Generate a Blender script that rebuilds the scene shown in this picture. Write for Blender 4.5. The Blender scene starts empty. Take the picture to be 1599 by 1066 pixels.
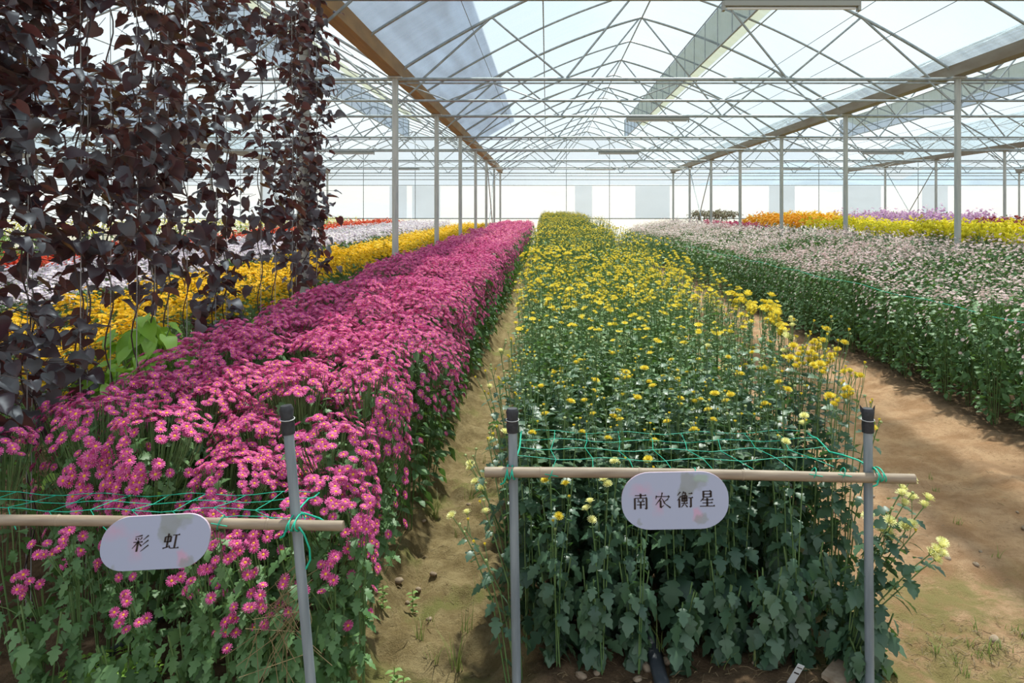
import bpy, math, random
import numpy as np
from mathutils import Matrix, Vector, Quaternion

# ------------------------------------------------------------------ camera, sky, sun, exposure
SC = bpy.context.scene
COL = SC.collection
CAM_H = 1.65
cam_d = bpy.data.cameras.new('camera')
cam = bpy.data.objects.new('camera', cam_d)
COL.objects.link(cam)
cam.location = (0, 0, CAM_H)
cam.rotation_euler = (math.pi / 2, 0, 0)
cam_d.sensor_width = 36
cam_d.lens = 1170 / 1599 * 36
cam_d.shift_x = -(854 - 799.5) / 1599
cam_d.shift_y = -(533 - 335) / 1599
cam_d.clip_end = 2000
SC.camera = cam

world = bpy.data.worlds.new('sky')
SC.world = world
world.use_nodes = True
wn = world.node_tree
wn.nodes.clear()
w_out = wn.nodes.new('ShaderNodeOutputWorld')
w_bg = wn.nodes.new('ShaderNodeBackground')
w_tc = wn.nodes.new('ShaderNodeTexCoord')
w_sep = wn.nodes.new('ShaderNodeSeparateXYZ')
w_rmp = wn.nodes.new('ShaderNodeValToRGB')
w_noi = wn.nodes.new('ShaderNodeTexNoise')
w_mix = wn.nodes.new('ShaderNodeMixRGB')
w_cr = wn.nodes.new('ShaderNodeValToRGB')
wn.links.new(w_tc.outputs['Generated'], w_sep.inputs[0])
wn.links.new(w_sep.outputs['Z'], w_rmp.inputs[0])
w_rmp.color_ramp.elements[0].position = 0.0
w_rmp.color_ramp.elements[0].color = (0.93, 0.97, 1.0, 1)
w_rmp.color_ramp.elements[1].position = 0.75
w_rmp.color_ramp.elements[1].color = (0.50, 0.72, 1.0, 1)
wn.links.new(w_tc.outputs['Generated'], w_noi.inputs['Vector'])
w_noi.inputs['Scale'].default_value = 3.0
w_noi.inputs['Detail'].default_value = 5
wn.links.new(w_noi.outputs['Fac'], w_cr.inputs[0])
w_cr.color_ramp.elements[0].position = 0.40
w_cr.color_ramp.elements[1].position = 0.62
wn.links.new(w_cr.outputs[0], w_mix.inputs[0])
wn.links.new(w_rmp.outputs[0], w_mix.inputs[1])
w_mix.inputs[2].default_value = (1, 1, 1, 1)
wn.links.new(w_mix.outputs[0], w_bg.inputs[0])
w_bg.inputs[1].default_value = 0.98
wn.links.new(w_bg.outputs[0], w_out.inputs[0])

sun_d = bpy.data.lights.new('sun', 'SUN')
sun = bpy.data.objects.new('sun', sun_d)
COL.objects.link(sun)
sun_d.energy = 9.0
sun_d.angle = math.radians(2.0)
sun_d.color = (1.0, 0.94, 0.82)
SUN_DIR = Vector((0.12, 0.42, 0.86)).normalized()
sun.rotation_euler = SUN_DIR.to_track_quat('Z', 'Y').to_euler()

SC.view_settings.view_transform = 'Standard'
SC.view_settings.look = 'None'
SC.view_settings.gamma = 1
SC.view_settings.use_curve_mapping = False
SC.view_settings.exposure = 0.20
SC.cycles.max_bounces = 8
SC.cycles.diffuse_bounces = 3
SC.cycles.glossy_bounces = 2
SC.cycles.transmission_bounces = 4
SC.cycles.transparent_max_bounces = 16
SC.cycles.use_denoising = True
SC.cycles.sample_clamp_indirect = 6

R = random.Random(11)
NR = np.random.RandomState(5)
PI = math.pi


# ------------------------------------------------------------------ materials
def newmat(name):
    m = bpy.data.materials.new(name)
    m.use_nodes = True
    m.node_tree.nodes.clear()
    return m, m.node_tree.nodes, m.node_tree.links


def rgba(c):
    return (c[0], c[1], c[2], 1)


def leafmat(name, c1, c2, trans=None, tfac=0.25, rough=0.5, spec=0.4, sheen=0):
    """thin plant tissue: two tones chosen per leaf or petal, some light passing through"""
    m, n, l = newmat(name)
    out = n.new('ShaderNodeOutputMaterial')
    geo = n.new('ShaderNodeNewGeometry')
    mix = n.new('ShaderNodeMixRGB')
    l.new(geo.outputs['Random Per Island'], mix.inputs[0])
    mix.inputs[1].default_value = rgba(c1)
    mix.inputs[2].default_value = rgba(c2)
    p = n.new('ShaderNodeBsdfPrincipled')
    l.new(mix.outputs[0], p.inputs['Base Color'])
    p.inputs['Roughness'].default_value = rough
    p.inputs['Specular IOR Level'].default_value = spec
    t = n.new('ShaderNodeBsdfTranslucent')
    if trans is None:
        l.new(mix.outputs[0], t.inputs[0])
    else:
        t.inputs[0].default_value = rgba(trans)
    ms = n.new('ShaderNodeMixShader')
    ms.inputs[0].default_value = tfac
    l.new(p.outputs[0], ms.inputs[1])
    l.new(t.outputs[0], ms.inputs[2])
    l.new(ms.outputs[0], out.inputs[0])
    return m


def solid(name, c1, c2=None, rough=0.6, metal=0.0, scale=20, spec=0.4, bump=0.0, stretch=None):
    m, n, l = newmat(name)
    out = n.new('ShaderNodeOutputMaterial')
    p = n.new('ShaderNodeBsdfPrincipled')
    p.inputs['Roughness'].default_value = rough
    p.inputs['Metallic'].default_value = metal
    p.inputs['Specular IOR Level'].default_value = spec
    p.inputs['Base Color'].default_value = rgba(c1)
    if c2 is not None or bump:
        tc = n.new('ShaderNodeTexCoord')
        mp = n.new('ShaderNodeMapping')
        if stretch:
            mp.inputs['Scale'].default_value = stretch
        no = n.new('ShaderNodeTexNoise')
        no.inputs['Scale'].default_value = scale
        no.inputs['Detail'].default_value = 5
        l.new(tc.outputs['Object'], mp.inputs[0])
        l.new(mp.outputs[0], no.inputs['Vector'])
        if c2 is not None:
            mx = n.new('ShaderNodeMixRGB')
            rp = n.new('ShaderNodeValToRGB')
            rp.color_ramp.elements[0].position = 0.35
            rp.color_ramp.elements[1].position = 0.65
            l.new(no.outputs['Fac'], rp.inputs[0])
            l.new(rp.outputs[0], mx.inputs[0])
            mx.inputs[1].default_value = rgba(c1)
            mx.inputs[2].default_value = rgba(c2)
            l.new(mx.outputs[0], p.inputs['Base Color'])
        if bump:
            b = n.new('ShaderNodeBump')
            b.inputs['Strength'].default_value = bump
            b.inputs['Distance'].default_value = 0.01
            l.new(no.outputs['Fac'], b.inputs['Height'])
            l.new(b.outputs[0], p.inputs['Normal'])
    l.new(p.outputs[0], out.inputs[0])
    return m


def film(name, clear, tint, milk, streak=0.1, sc=(0.6, 6, 1)):
    """plastic film: part lets light straight through, part scatters it; dust streaks vary the share"""
    m, n, l = newmat(name)
    out = n.new('ShaderNodeOutputMaterial')
    tr = n.new('ShaderNodeBsdfTransparent')
    tr.inputs[0].default_value = rgba(tint)
    tl = n.new('ShaderNodeBsdfTranslucent')
    tl.inputs[0].default_value = rgba(milk)
    gl = n.new('ShaderNodeBsdfDiffuse')
    gl.inputs[0].default_value = rgba(milk)
    tc = n.new('ShaderNodeTexCoord')
    mp = n.new('ShaderNodeMapping')
    mp.inputs['Scale'].default_value = sc
    no = n.new('ShaderNodeTexNoise')
    no.inputs['Scale'].default_value = 1.0
    no.inputs['Detail'].default_value = 6
    l.new(tc.outputs['Object'], mp.inputs[0])
    l.new(mp.outputs[0], no.inputs['Vector'])
    mr = n.new('ShaderNodeMapRange')
    mr.inputs['From Min'].default_value = 0.3
    mr.inputs['From Max'].default_value = 0.7
    mr.inputs['To Min'].default_value = clear - streak
    mr.inputs['To Max'].default_value = clear + streak
    l.new(no.outputs['Fac'], mr.inputs['Value'])
    a = n.new('ShaderNodeMixShader')
    a.inputs[0].default_value = 0.25
    l.new(tl.outputs[0], a.inputs[1])
    l.new(gl.outputs[0], a.inputs[2])
    b = n.new('ShaderNodeMixShader')
    l.new(mr.outputs[0], b.inputs[0])
    l.new(a.outputs[0], b.inputs[1])
    l.new(tr.outputs[0], b.inputs[2])
    l.new(b.outputs[0], out.inputs[0])
    return m


M = {}
M['steel'] = solid('galvanized_steel', (0.42, 0.45, 0.44), (0.30, 0.33, 0.33), rough=0.45, metal=0.35, scale=14)
M['post'] = solid('galvanized_post_steel', (0.56, 0.56, 0.51), (0.42, 0.43, 0.40), rough=0.55, metal=0.1, scale=20, stretch=(1, 1, .15))
M['gutter_rust'] = solid('rust_stained_gutter', (0.42, 0.27, 0.13), (0.30, 0.20, 0.11), rough=0.7, scale=3, stretch=(6, .5, 1))
M['gutter'] = solid('weathered_gutter', (0.36, 0.33, 0.28), (0.27, 0.23, 0.18), rough=0.65, scale=3, stretch=(6, .5, 1))
M['wire'] = solid('thin_wire', (0.25, 0.27, 0.27), rough=0.5)
M['film'] = film('roof_film', 0.60, (0.86, 0.94, 0.98), (0.36, 0.43, 0.47))
M['film_grey'] = film('doubled_grey_film', 0.30, (0.66, 0.72, 0.82), (0.20, 0.22, 0.26), 0.24, (5, 0.5, 5))
M['film_dirty'] = film('dirty_film', 0.35, (0.85, 0.85, 0.70), (0.36, 0.35, 0.24), 0.2, (2, 2, 2))
M['film_band'] = film('vent_netting', 0.45, (0.74, 0.80, 0.88), (0.30, 0.35, 0.42), 0.05)
M['film_wall'] = film('end_wall_film', 0.22, (0.9, 0.97, 1.0), (0.56, 0.60, 0.60), 0.08, (0.4, 1, 1.2))
M['film_wall_grey'] = film('overlapped_wall_film', 0.2, (0.82, 0.88, 0.95), (0.62, 0.68, 0.74), 0.04)
M['lamp_body'] = solid('lamp_housing', (0.33, 0.33, 0.29), rough=0.5)
M['lamp_tube'] = solid('unlit_tube', (0.75, 0.76, 0.74), rough=0.3)
M['bamboo'] = solid('dry_bamboo', (0.26, 0.19, 0.13), (0.37, 0.285, 0.20), rough=0.55, scale=9, stretch=(1, 8, 8))
M['stake'] = solid('galvanized_stake', (0.20, 0.235, 0.26), (0.33, 0.37, 0.40), rough=0.5, metal=0.25, scale=30, stretch=(1, 1, .12))
M['tape'] = solid('black_tape', (0.018, 0.018, 0.02), (0.04, 0.04, 0.045), rough=0.5, scale=60)
M['tie_white'] = solid('pale_cable_tie', (0.6, 0.6, 0.58), rough=0.5)
M['net'] = solid('green_twine', (0.0, 0.36, 0.22), (0.02, 0.46, 0.30), rough=0.5, scale=60)
M['hose'] = solid('flat_drip_hose', (0.03, 0.035, 0.045), (0.06, 0.065, 0.075), rough=0.45, scale=12)
M['ink'] = solid('dark_ink', (0.035, 0.022, 0.018), rough=0.6)
M['white_plastic'] = solid('white_plastic', (0.62, 0.63, 0.62), rough=0.5)
M['stone'] = solid('pale_stone', (0.24, 0.17, 0.11), (0.36, 0.28, 0.20), rough=0.9, scale=30, bump=.4)
M['rubber'] = solid('grey_rubber', (0.10, 0.11, 0.12), rough=0.6)
M['straw'] = leafmat('dry_straw', (0.36, 0.26, 0.13), (0.22, 0.15, 0.08), tfac=0.1)
M['twine'] = solid('hanging_twine', (0.42, 0.42, 0.40), rough=0.8)

M['leaf_dark'] = leafmat('chrysanthemum_leaf', (0.040, 0.090, 0.055), (0.095, 0.170, 0.090), (0.12, 0.26, 0.05), 0.2, 0.42, 0.5)
M['leaf_mid'] = leafmat('chrysanthemum_leaf_fresh', (0.075, 0.165, 0.055), (0.15, 0.27, 0.10), (0.16, 0.30, 0.05), 0.22, 0.5, 0.4)
M['leaf_light'] = leafmat('young_green_leaf', (0.14, 0.26, 0.06), (0.24, 0.36, 0.10), (0.25, 0.40, 0.06), 0.3, 0.5, 0.35)
M['leaf_spring'] = leafmat('spring_green_leaf', (0.16, 0.27, 0.085), (0.30, 0.42, 0.17), (0.20, 0.34, 0.06), 0.25, 0.5, 0.35)
M['stem'] = leafmat('green_stem', (0.12, 0.22, 0.07), (0.18, 0.27, 0.10), tfac=0.05, rough=0.5)
M['vine_stem'] = leafmat('purple_vine_stem', (0.05, 0.025, 0.025), (0.08, 0.05, 0.04), tfac=0.0)
M['vine_leaf'] = leafmat('purple_vine_leaf', (0.030, 0.020, 0.028), (0.095, 0.105, 0.105), (0.26, 0.065, 0.05), 0.26, 0.42, 0.6)  # lighter grey tone paints sky sheen into the purple leaf colour
M['lime_leaf'] = leafmat('lime_green_leaf', (0.22, 0.42, 0.05), (0.32, 0.52, 0.09), (0.34, 0.56, 0.05), 0.35, 0.5, 0.35)
M['grass'] = leafmat('grass_blade', (0.16, 0.24, 0.05), (0.30, 0.34, 0.10), tfac=0.3)
M['pink'] = leafmat('magenta_petal', (0.54, 0.045, 0.22), (0.80, 0.21, 0.45), tfac=0.25, rough=0.6, spec=0.15)
M['pink_dk'] = leafmat('deep_magenta_petal', (0.40, 0.02, 0.12), (0.60, 0.06, 0.22), tfac=0.25, rough=0.6, spec=0.15)
M['pink_c'] = leafmat('golden_flower_disc', (0.75, 0.36, 0.03), (0.85, 0.48, 0.06), tfac=0.05, rough=0.8, spec=0.1)
M['yellow'] = leafmat('yellow_petal', (0.78, 0.58, 0.03), (0.88, 0.76, 0.12), tfac=0.25, rough=0.6, spec=0.15)
M['cream'] = leafmat('pale_yellow_petal', (0.84, 0.80, 0.30), (0.90, 0.88, 0.50), tfac=0.25, rough=0.6, spec=0.15)
M['bud'] = leafmat('green_bud', (0.24, 0.32, 0.10), (0.42, 0.46, 0.18), tfac=0.1)
M['bud_pale'] = leafmat('pale_bud', (0.42, 0.42, 0.28), (0.60, 0.50, 0.42), tfac=0.1)
M['gold'] = leafmat('golden_petal', (0.82, 0.46, 0.006), (0.90, 0.60, 0.02), tfac=0.25, rough=0.6, spec=0.15)
M['gold_c'] = leafmat('ochre_flower_disc', (0.55, 0.24, 0.01), (0.65, 0.32, 0.02), tfac=0.05)
M['pale'] = leafmat('pale_pink_petal', (0.72, 0.50, 0.52), (0.84, 0.70, 0.68), tfac=0.25, rough=0.6, spec=0.15)
M['lilac'] = leafmat('white_lilac_petal', (0.66, 0.54, 0.66), (0.84, 0.78, 0.82), tfac=0.25, rough=0.6, spec=0.15)
M['purple'] = leafmat('light_purple_petal', (0.52, 0.26, 0.50), (0.66, 0.40, 0.62), tfac=0.25, rough=0.6, spec=0.15)
M['red'] = leafmat('red_petal', (0.58, 0.03, 0.015), (0.70, 0.09, 0.04), tfac=0.25, rough=0.6, spec=0.15)
M['wine'] = leafmat('wine_red_petal', (0.22, 0.02, 0.03), (0.34, 0.05, 0.05), tfac=0.2, rough=0.6, spec=0.15)
M['orange'] = leafmat('orange_petal', (0.72, 0.26, 0.01), (0.80, 0.38, 0.02), tfac=0.25, rough=0.6, spec=0.15)
M['lemon'] = leafmat('lemon_petal', (0.80, 0.68, 0.02), (0.86, 0.78, 0.05), tfac=0.25, rough=0.6, spec=0.15)
M['rustbush'] = leafmat('brownish_leaf', (0.14, 0.13, 0.06), (0.22, 0.14, 0.09), tfac=0.2)


# ------------------------------------------------------------------ mesh templates (verts, flat loops, counts, materials)
class T:
    def __init__(s):
        s.V = []; s.L = []; s.C = []; s.I = []; s.S = []; s.n = 0

    def add(s, verts, faces, mi=0, smooth=False):
        v = np.asarray(verts, float).reshape(-1, 3)
        s.V.append(v)
        L = np.concatenate([np.asarray(f) for f in faces]) + s.n
        s.L.append(L)
        s.C.append(np.array([len(f) for f in faces]))
        s.I.append(np.full(len(faces), mi)); s.S.append(np.full(len(faces), smooth))
        s.n += len(v)

    def put(s, t, mat, mi=None):
        """append template t transformed by one 4x4, optionally one material"""
        t.pack()
        if t.n == 0:
            return
        m = np.asarray(mat)
        s.V.append(t.V[0] @ m[:3, :3].T + m[:3, 3])
        s.L.append(t.L[0] + s.n); s.C.append(t.C[0])
        s.I.append(t.I[0] if mi is None else np.full(len(t.C[0]), mi))
        s.S.append(t.S[0])
        s.n += t.n

    def pack(s):
        if len(s.V) > 1:
            s.V = [np.concatenate(s.V)]; s.L = [np.concatenate(s.L)]; s.C = [np.concatenate(s.C)]
            s.I = [np.concatenate(s.I)]; s.S = [np.concatenate(s.S)]
        return s

    def mesh(s, name, mats):
        s.pack()
        me = bpy.data.meshes.new(name)
        for m in mats:
            me.materials.append(M[m] if isinstance(m, str) else m)
        if s.n:
            me.vertices.add(s.n)
            me.vertices.foreach_set('co', s.V[0].astype(np.float32).ravel())
            me.loops.add(len(s.L[0]))
            me.loops.foreach_set('vertex_index', s.L[0].astype(np.int32))
            me.polygons.add(len(s.C[0]))
            st = np.concatenate([[0], np.cumsum(s.C[0])[:-1]])
            me.polygons.foreach_set('loop_start', st.astype(np.int32))
            me.polygons.foreach_set('material_index', s.I[0].astype(np.int32))
            me.polygons.foreach_set('use_smooth', s.S[0].astype(bool))
            me.update(calc_edges=True)
        return me

    def obj(s, name, mats, parent=None):
        return link(name, s.mesh(name, mats), parent)


def link(name, data, parent=None):
    o = bpy.data.objects.new(name, data)
    COL.objects.link(o)
    if parent:
        o.parent = parent
    return o


def tag(o, label=None, cat=None, group=None, kind=None):
    if label: o['label'] = label
    if cat: o['category'] = cat
    if group: o['group'] = group
    if kind: o['kind'] = kind
    return o


def thing(name, label, cat, loc=(0, 0, 0), rz=0, group=None):
    o = bpy.data.objects.new(name, None)
    o.empty_display_size = 0.05
    COL.objects.link(o)
    o.location = loc
    o.rotation_euler = (0, 0, rz)
    return tag(o, label, cat, group)


def copy_tree(o, parent=None, keep_label=False):
    c = o.copy()
    COL.objects.link(c)
    if parent is not None:
        c.parent = parent
    for ch in KIDS.get(o.name, ()):
        copy_tree(ch, c)
    return c


KIDS = {}


def index_kids():
    KIDS.clear()
    for o in bpy.data.objects:
        if o.parent:
            KIDS.setdefault(o.parent.name, []).append(o)


def tube(t, pts, r, n=8, mi=0, caps=True, smooth=True, r2=None):
    pts = [Vector(p) for p in pts]
    k = len(pts)
    rs = r if isinstance(r, (list, tuple)) else [r + ((r2 if r2 is not None else r) - r) * i / max(1, k - 1) for i in range(k)]
    V = []
    prev = None
    for i, p in enumerate(pts):
        d = (pts[min(i + 1, k - 1)] - pts[max(i - 1, 0)])
        d = d.normalized() if d.length > 1e-9 else Vector((0, 0, 1))
        if prev is None:
            a = Vector((0, 0, 1)) if abs(d.z) < 0.9 else Vector((1, 0, 0))
            u = d.cross(a).normalized()
        else:
            u = (prev - d * prev.dot(d)).normalized()
        prev = u
        w = d.cross(u)
        for j in range(n):
            an = 2 * PI * j / n
            V.append(p + (u * math.cos(an) + w * math.sin(an)) * rs[i])
    F = []
    for i in range(k - 1):
        for j in range(n):
            F.append((i * n + j, i * n + (j + 1) % n, (i + 1) * n + (j + 1) % n, (i + 1) * n + j))
    t.add([tuple(v) for v in V], F, mi, smooth)
    if caps:
        t.add([tuple(v) for v in V[:n]], [tuple(range(n))[::-1]], mi, False)
        t.add([tuple(v) for v in V[-n:]], [tuple(range(n))], mi, False)


def box(t, x0, x1, y0, y1, z0, z1, mi=0):
    v = [(x, y, z) for z in (z0, z1) for y in (y0, y1) for x in (x0, x1)]
    t.add(v, [(0, 2, 3, 1), (4, 5, 7, 6), (0, 1, 5, 4), (2, 6, 7, 3), (0, 4, 6, 2), (1, 3, 7, 5)], mi)


def beam(t, a, b, w, h, mi=0):
    a, b = Vector(a), Vector(b)
    d = (b - a).normalized()
    up = Vector((0, 0, 1)) if abs(d.z) < .95 else Vector((0, 1, 0))
    s = d.cross(up).normalized() * w / 2
    u = s.cross(d).normalized() * h / 2
    v = [tuple(p + i * s + j * u) for p in (a, b) for j in (-1, 1) for i in (-1, 1)]
    t.add(v, [(0, 2, 3, 1), (4, 5, 7, 6), (0, 1, 5, 4), (2, 6, 7, 3), (0, 4, 6, 2), (1, 3, 7, 5)], mi)


def frame_mat(pos, normal, spin=0.0, s=1.0):
    q = Vector(normal).normalized().to_track_quat('Z', 'Y')
    m = Matrix.Translation(pos) @ q.to_matrix().to_4x4() @ Matrix.Rotation(spin, 4, 'Z') @ Matrix.Scale(s, 4)
    return np.array(m)


def leaf_dir_mat(pos, direction, s=1.0, roll=0.0):
    """leaf local +X = out along the blade, +Z = upper face"""
    d = Vector(direction).normalized()
    up = Vector((0, 0, 1))
    if abs(d.z) > .97:
        up = Vector((1, 0, 0))
    y = up.cross(d).normalized()
    z = d.cross(y)
    m = Matrix(((d.x, y.x, z.x, 0), (d.y, y.y, z.y, 0), (d.z, y.z, z.z, 0), (0, 0, 0, 1)))
    return np.array(Matrix.Translation(pos) @ m @ Matrix.Rotation(roll, 4, 'X') @ Matrix.Scale(s, 4))


# ------------------------------------------------------------------ leaf and flower templates
def leaf_t(lod, droop=0.35, fold=0.35):
    t = T()
    if lod == 0:
        P = [(0, .015), (.13, .025), (.19, .14), (.27, .25), (.34, .25), (.38, .15), (.46, .30), (.54, .42), (.62, .37), (.645, .21), (.74, .28), (.83, .25), (.88, .13), (.95, .09), (1, 0)]
    elif lod == 1:
        P = [(0, .02), (.28, .20), (.55, .32), (.8, .20), (1, 0)]
    else:
        P = [(0, 0), (.5, .32), (1, 0)]
    V = []
    for x, w in P:
        z = -droop * x * x
        V += [(x, 0, z), (x, w, z + fold * w * (0.6 if lod else (0.4 + .5 * x))), (x, -w, z + fold * w * (0.6 if lod else (0.4 + .5 * x)))]
    F = []
    for i in range(len(P) - 1):
        a, b = i * 3, i * 3 + 3
        if lod == 2:
            F += [(a, b, b + 1) if i == 0 else (a, b, a + 1), (a, b + 2, b) if i == 0 else (a, a + 2, b)]
        else:
            F += [(a, b, b + 1, a + 1), (a, a + 2, b + 2, b)]
    t.add(V, F, 0, lod < 2)
    return t.pack()


def heart_t(fold=.3, curl=.25):
    P = [(-.06, .0), (-.17, .16), (-.16, .33), (-.02, .46), (.18, .50), (.42, .45), (.64, .33), (.82, .17), (.98, 0)]
    t = T(); V = []
    for x, w in P:
        xm = x if x > -.06 else -.02
        z = -curl * max(0, x) ** 2
        V += [(xm if w else x, 0, z), (x, w, z + fold * w + .06 * math.sin(x * 9)), (x, -w, z + fold * w - .04 * math.sin(x * 9))]
    F = []
    for i in range(len(P) - 1):
        a, b = i * 3, i * 3 + 3
        F += [(a, b, b + 1, a + 1), (a, a + 2, b + 2, b)]
    t.add(V, F, 0, True)
    return t.pack()


def petals(t, n, r0, r1, w, z0, z1, mi, ph=0, seg=2, tip=.55, sag=0.0):
    for k in range(n):
        a = 2 * PI * (k + ph) / n + (0 if seg == 1 else R.uniform(-.08, .08))
        c, s = math.cos(a), math.sin(a)
        V = []
        for i in range(seg + 1):
            f = i / seg
            r = r0 + (r1 - r0) * f
            ww = w * (.45 + .55 * math.sin(min(1, f * 1.3) * PI / 2)) * (tip if i == seg else 1)
            if seg == 1: ww = w * (.35 if i == 0 else 1)
            z = z0 + (z1 - z0) * f + sag * math.sin(f * PI)
            for sg in (-1, 1):
                V.append((c * r - s * ww * sg, s * r + c * ww * sg, z))
        V.append((c * (r1 + w * .5), s * (r1 + w * .5), z1 - .1 * abs(z1 - z0)))
        F = [(2 * i, 2 * i + 1, 2 * i + 3, 2 * i + 2)[::-1] for i in range(seg)]
        F.append((2 * seg, 2 * seg + 1, 2 * seg + 2)[::-1])
        t.add(V, F, mi)


def dome(t, r, h, z0, mi, n=8, rings=2):
    V = [(0, 0, z0 + h)]
    for i in range(1, rings + 1):
        a = PI / 2 * i / rings
        for j in range(n):
            b = 2 * PI * j / n
            V.append((r * math.sin(a) * math.cos(b), r * math.sin(a) * math.sin(b), z0 + h * math.cos(a)))
    F = [(0, 1 + j, 1 + (j + 1) % n) for j in range(n)]
    for i in range(1, rings):
        o = 1 + (i - 1) * n
        for j in range(n):
            F.append((o + j, o + n + j, o + n + (j + 1) % n, o + (j + 1) % n))
    t.add(V, F, mi, True)


# unit heads: radius 1 (scaled when placed); material 0 = petal, 1 = centre
def daisy_petals(lod):
    t = T()
    if lod == 0:
        petals(t, 15, .18, 1.0, .13, 0, .10, 0, 0, 2, .75, .08)
        petals(t, 13, .16, .78, .12, .06, .30, 0, .4, 2, .75, .06)
    elif lod == 1:
        petals(t, 10, .1, .95, .20, 0, .16, 0, 0, 1)
        petals(t, 7, .1, .62, .20, .08, .34, 0, .5, 1)
    return t.pack()


def daisy_center(lod):
    t = T()
    dome(t, .27, .16, .10, 0, 8, 2)
    return t.pack()


def daisy(lod):
    t = T()
    if lod < 2:
        t.put(daisy_petals(lod), np.eye(4))
        c = T(); dome(c, .27, .16, .10, 1, 6, 1 if lod else 2)
        t.put(c, np.eye(4))
    else:
        n = 7
        V = [(0, 0, .25)]
        for k in range(2 * n):
            a = PI * k / n
            r = 1.0 if k % 2 == 0 else .62
            V.append((r * math.cos(a), r * math.sin(a), 0.05 * (k % 4)))
        t.add(V, [(0, 1 + k, 1 + (k + 1) % (2 * n)) for k in range(2 * n)], 0)
        c = T(); dome(c, .24, .14, .22, 1, 5, 1); t.put(c, np.eye(4))
    return t.pack()


def pom(lod, open_=1.0):
    """half-open mum: cup of upright petals over a green base (mat 1)"""
    t = T()
    if lod == 0:
        petals(t, 14, .15, 1.0 * open_, .13, -.05, .35 + .6 * (1 - open_), 0, 0, 2, .7, .1)
        petals(t, 12, .15, .80 * open_, .13, .0, .62 + .5 * (1 - open_), 0, .5, 2, .7, .1)
        petals(t, 9, .1, .52 * open_, .12, .1, .78 + .4 * (1 - open_), 0, .2, 2, .7, .1)
        petals(t, 6, .02, .25 * open_, .11, .2, .82 + .3 * (1 - open_), 0, .3, 2, .7, .05)
    elif lod == 1:
        petals(t, 9, .1, .95 * open_, .24, -.05, .45, 0, 0, 1)
        petals(t, 6, .1, .5 * open_, .22, .05, .8, 0, .5, 1)
    else:
        n = 5
        V = [(0, 0, .85)] + [(.9 * math.cos(2 * PI * k / n), .9 * math.sin(2 * PI * k / n), .3) for k in range(n)] + [(0, 0, -.2)]
        t.add(V, [(0, 1 + k, 1 + (k + 1) % n) for k in range(n)] + [(6, 1 + (k + 1) % n, 1 + k) for k in range(n)], 0)
    if lod < 2:
        c = T(); dome(c, .34, -.32, .05, 1, 6, 2); t.put(c, np.eye(4))
    return t.pack()


def bud_t(lod):
    t = T()
    n = 7 if lod == 0 else 5
    prof = [(.0, -.9), (.75, -.55), (1.0, 0), (.7, .55), (0, .8)] if lod < 2 else [(0, -.9), (1, 0), (0, .8)]
    V = []; F = []
    for r, z in prof:
        for j in range(n):
            V.append((r * math.cos(2 * PI * j / n), r * math.sin(2 * PI * j / n), z))
    for i in range(len(prof) - 1):
        for j in range(n):
            F.append((i * n + j, i * n + (j + 1) % n, (i + 1) * n + (j + 1) % n, (i + 1) * n + j))
    t.add(V, F, 0, True)
    return t.pack()


LEAF = [leaf_t(0), leaf_t(1), leaf_t(2)]
LEAF_B = [leaf_t(0, .7, .25), leaf_t(1, .7, .25), leaf_t(2, .7, .25)]
DAISY = [daisy(0), daisy(1), daisy(2)]
POM = [pom(0), pom(1), pom(2)]
POMH = pom(0, .55)
BUD = [bud_t(0), bud_t(1), bud_t(2)]
MF, MC, ML, MS, MB = 0, 1, 2, 3, 4   # material slots inside one-mesh plants: flower, centre, leaf, stem, bud


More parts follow.
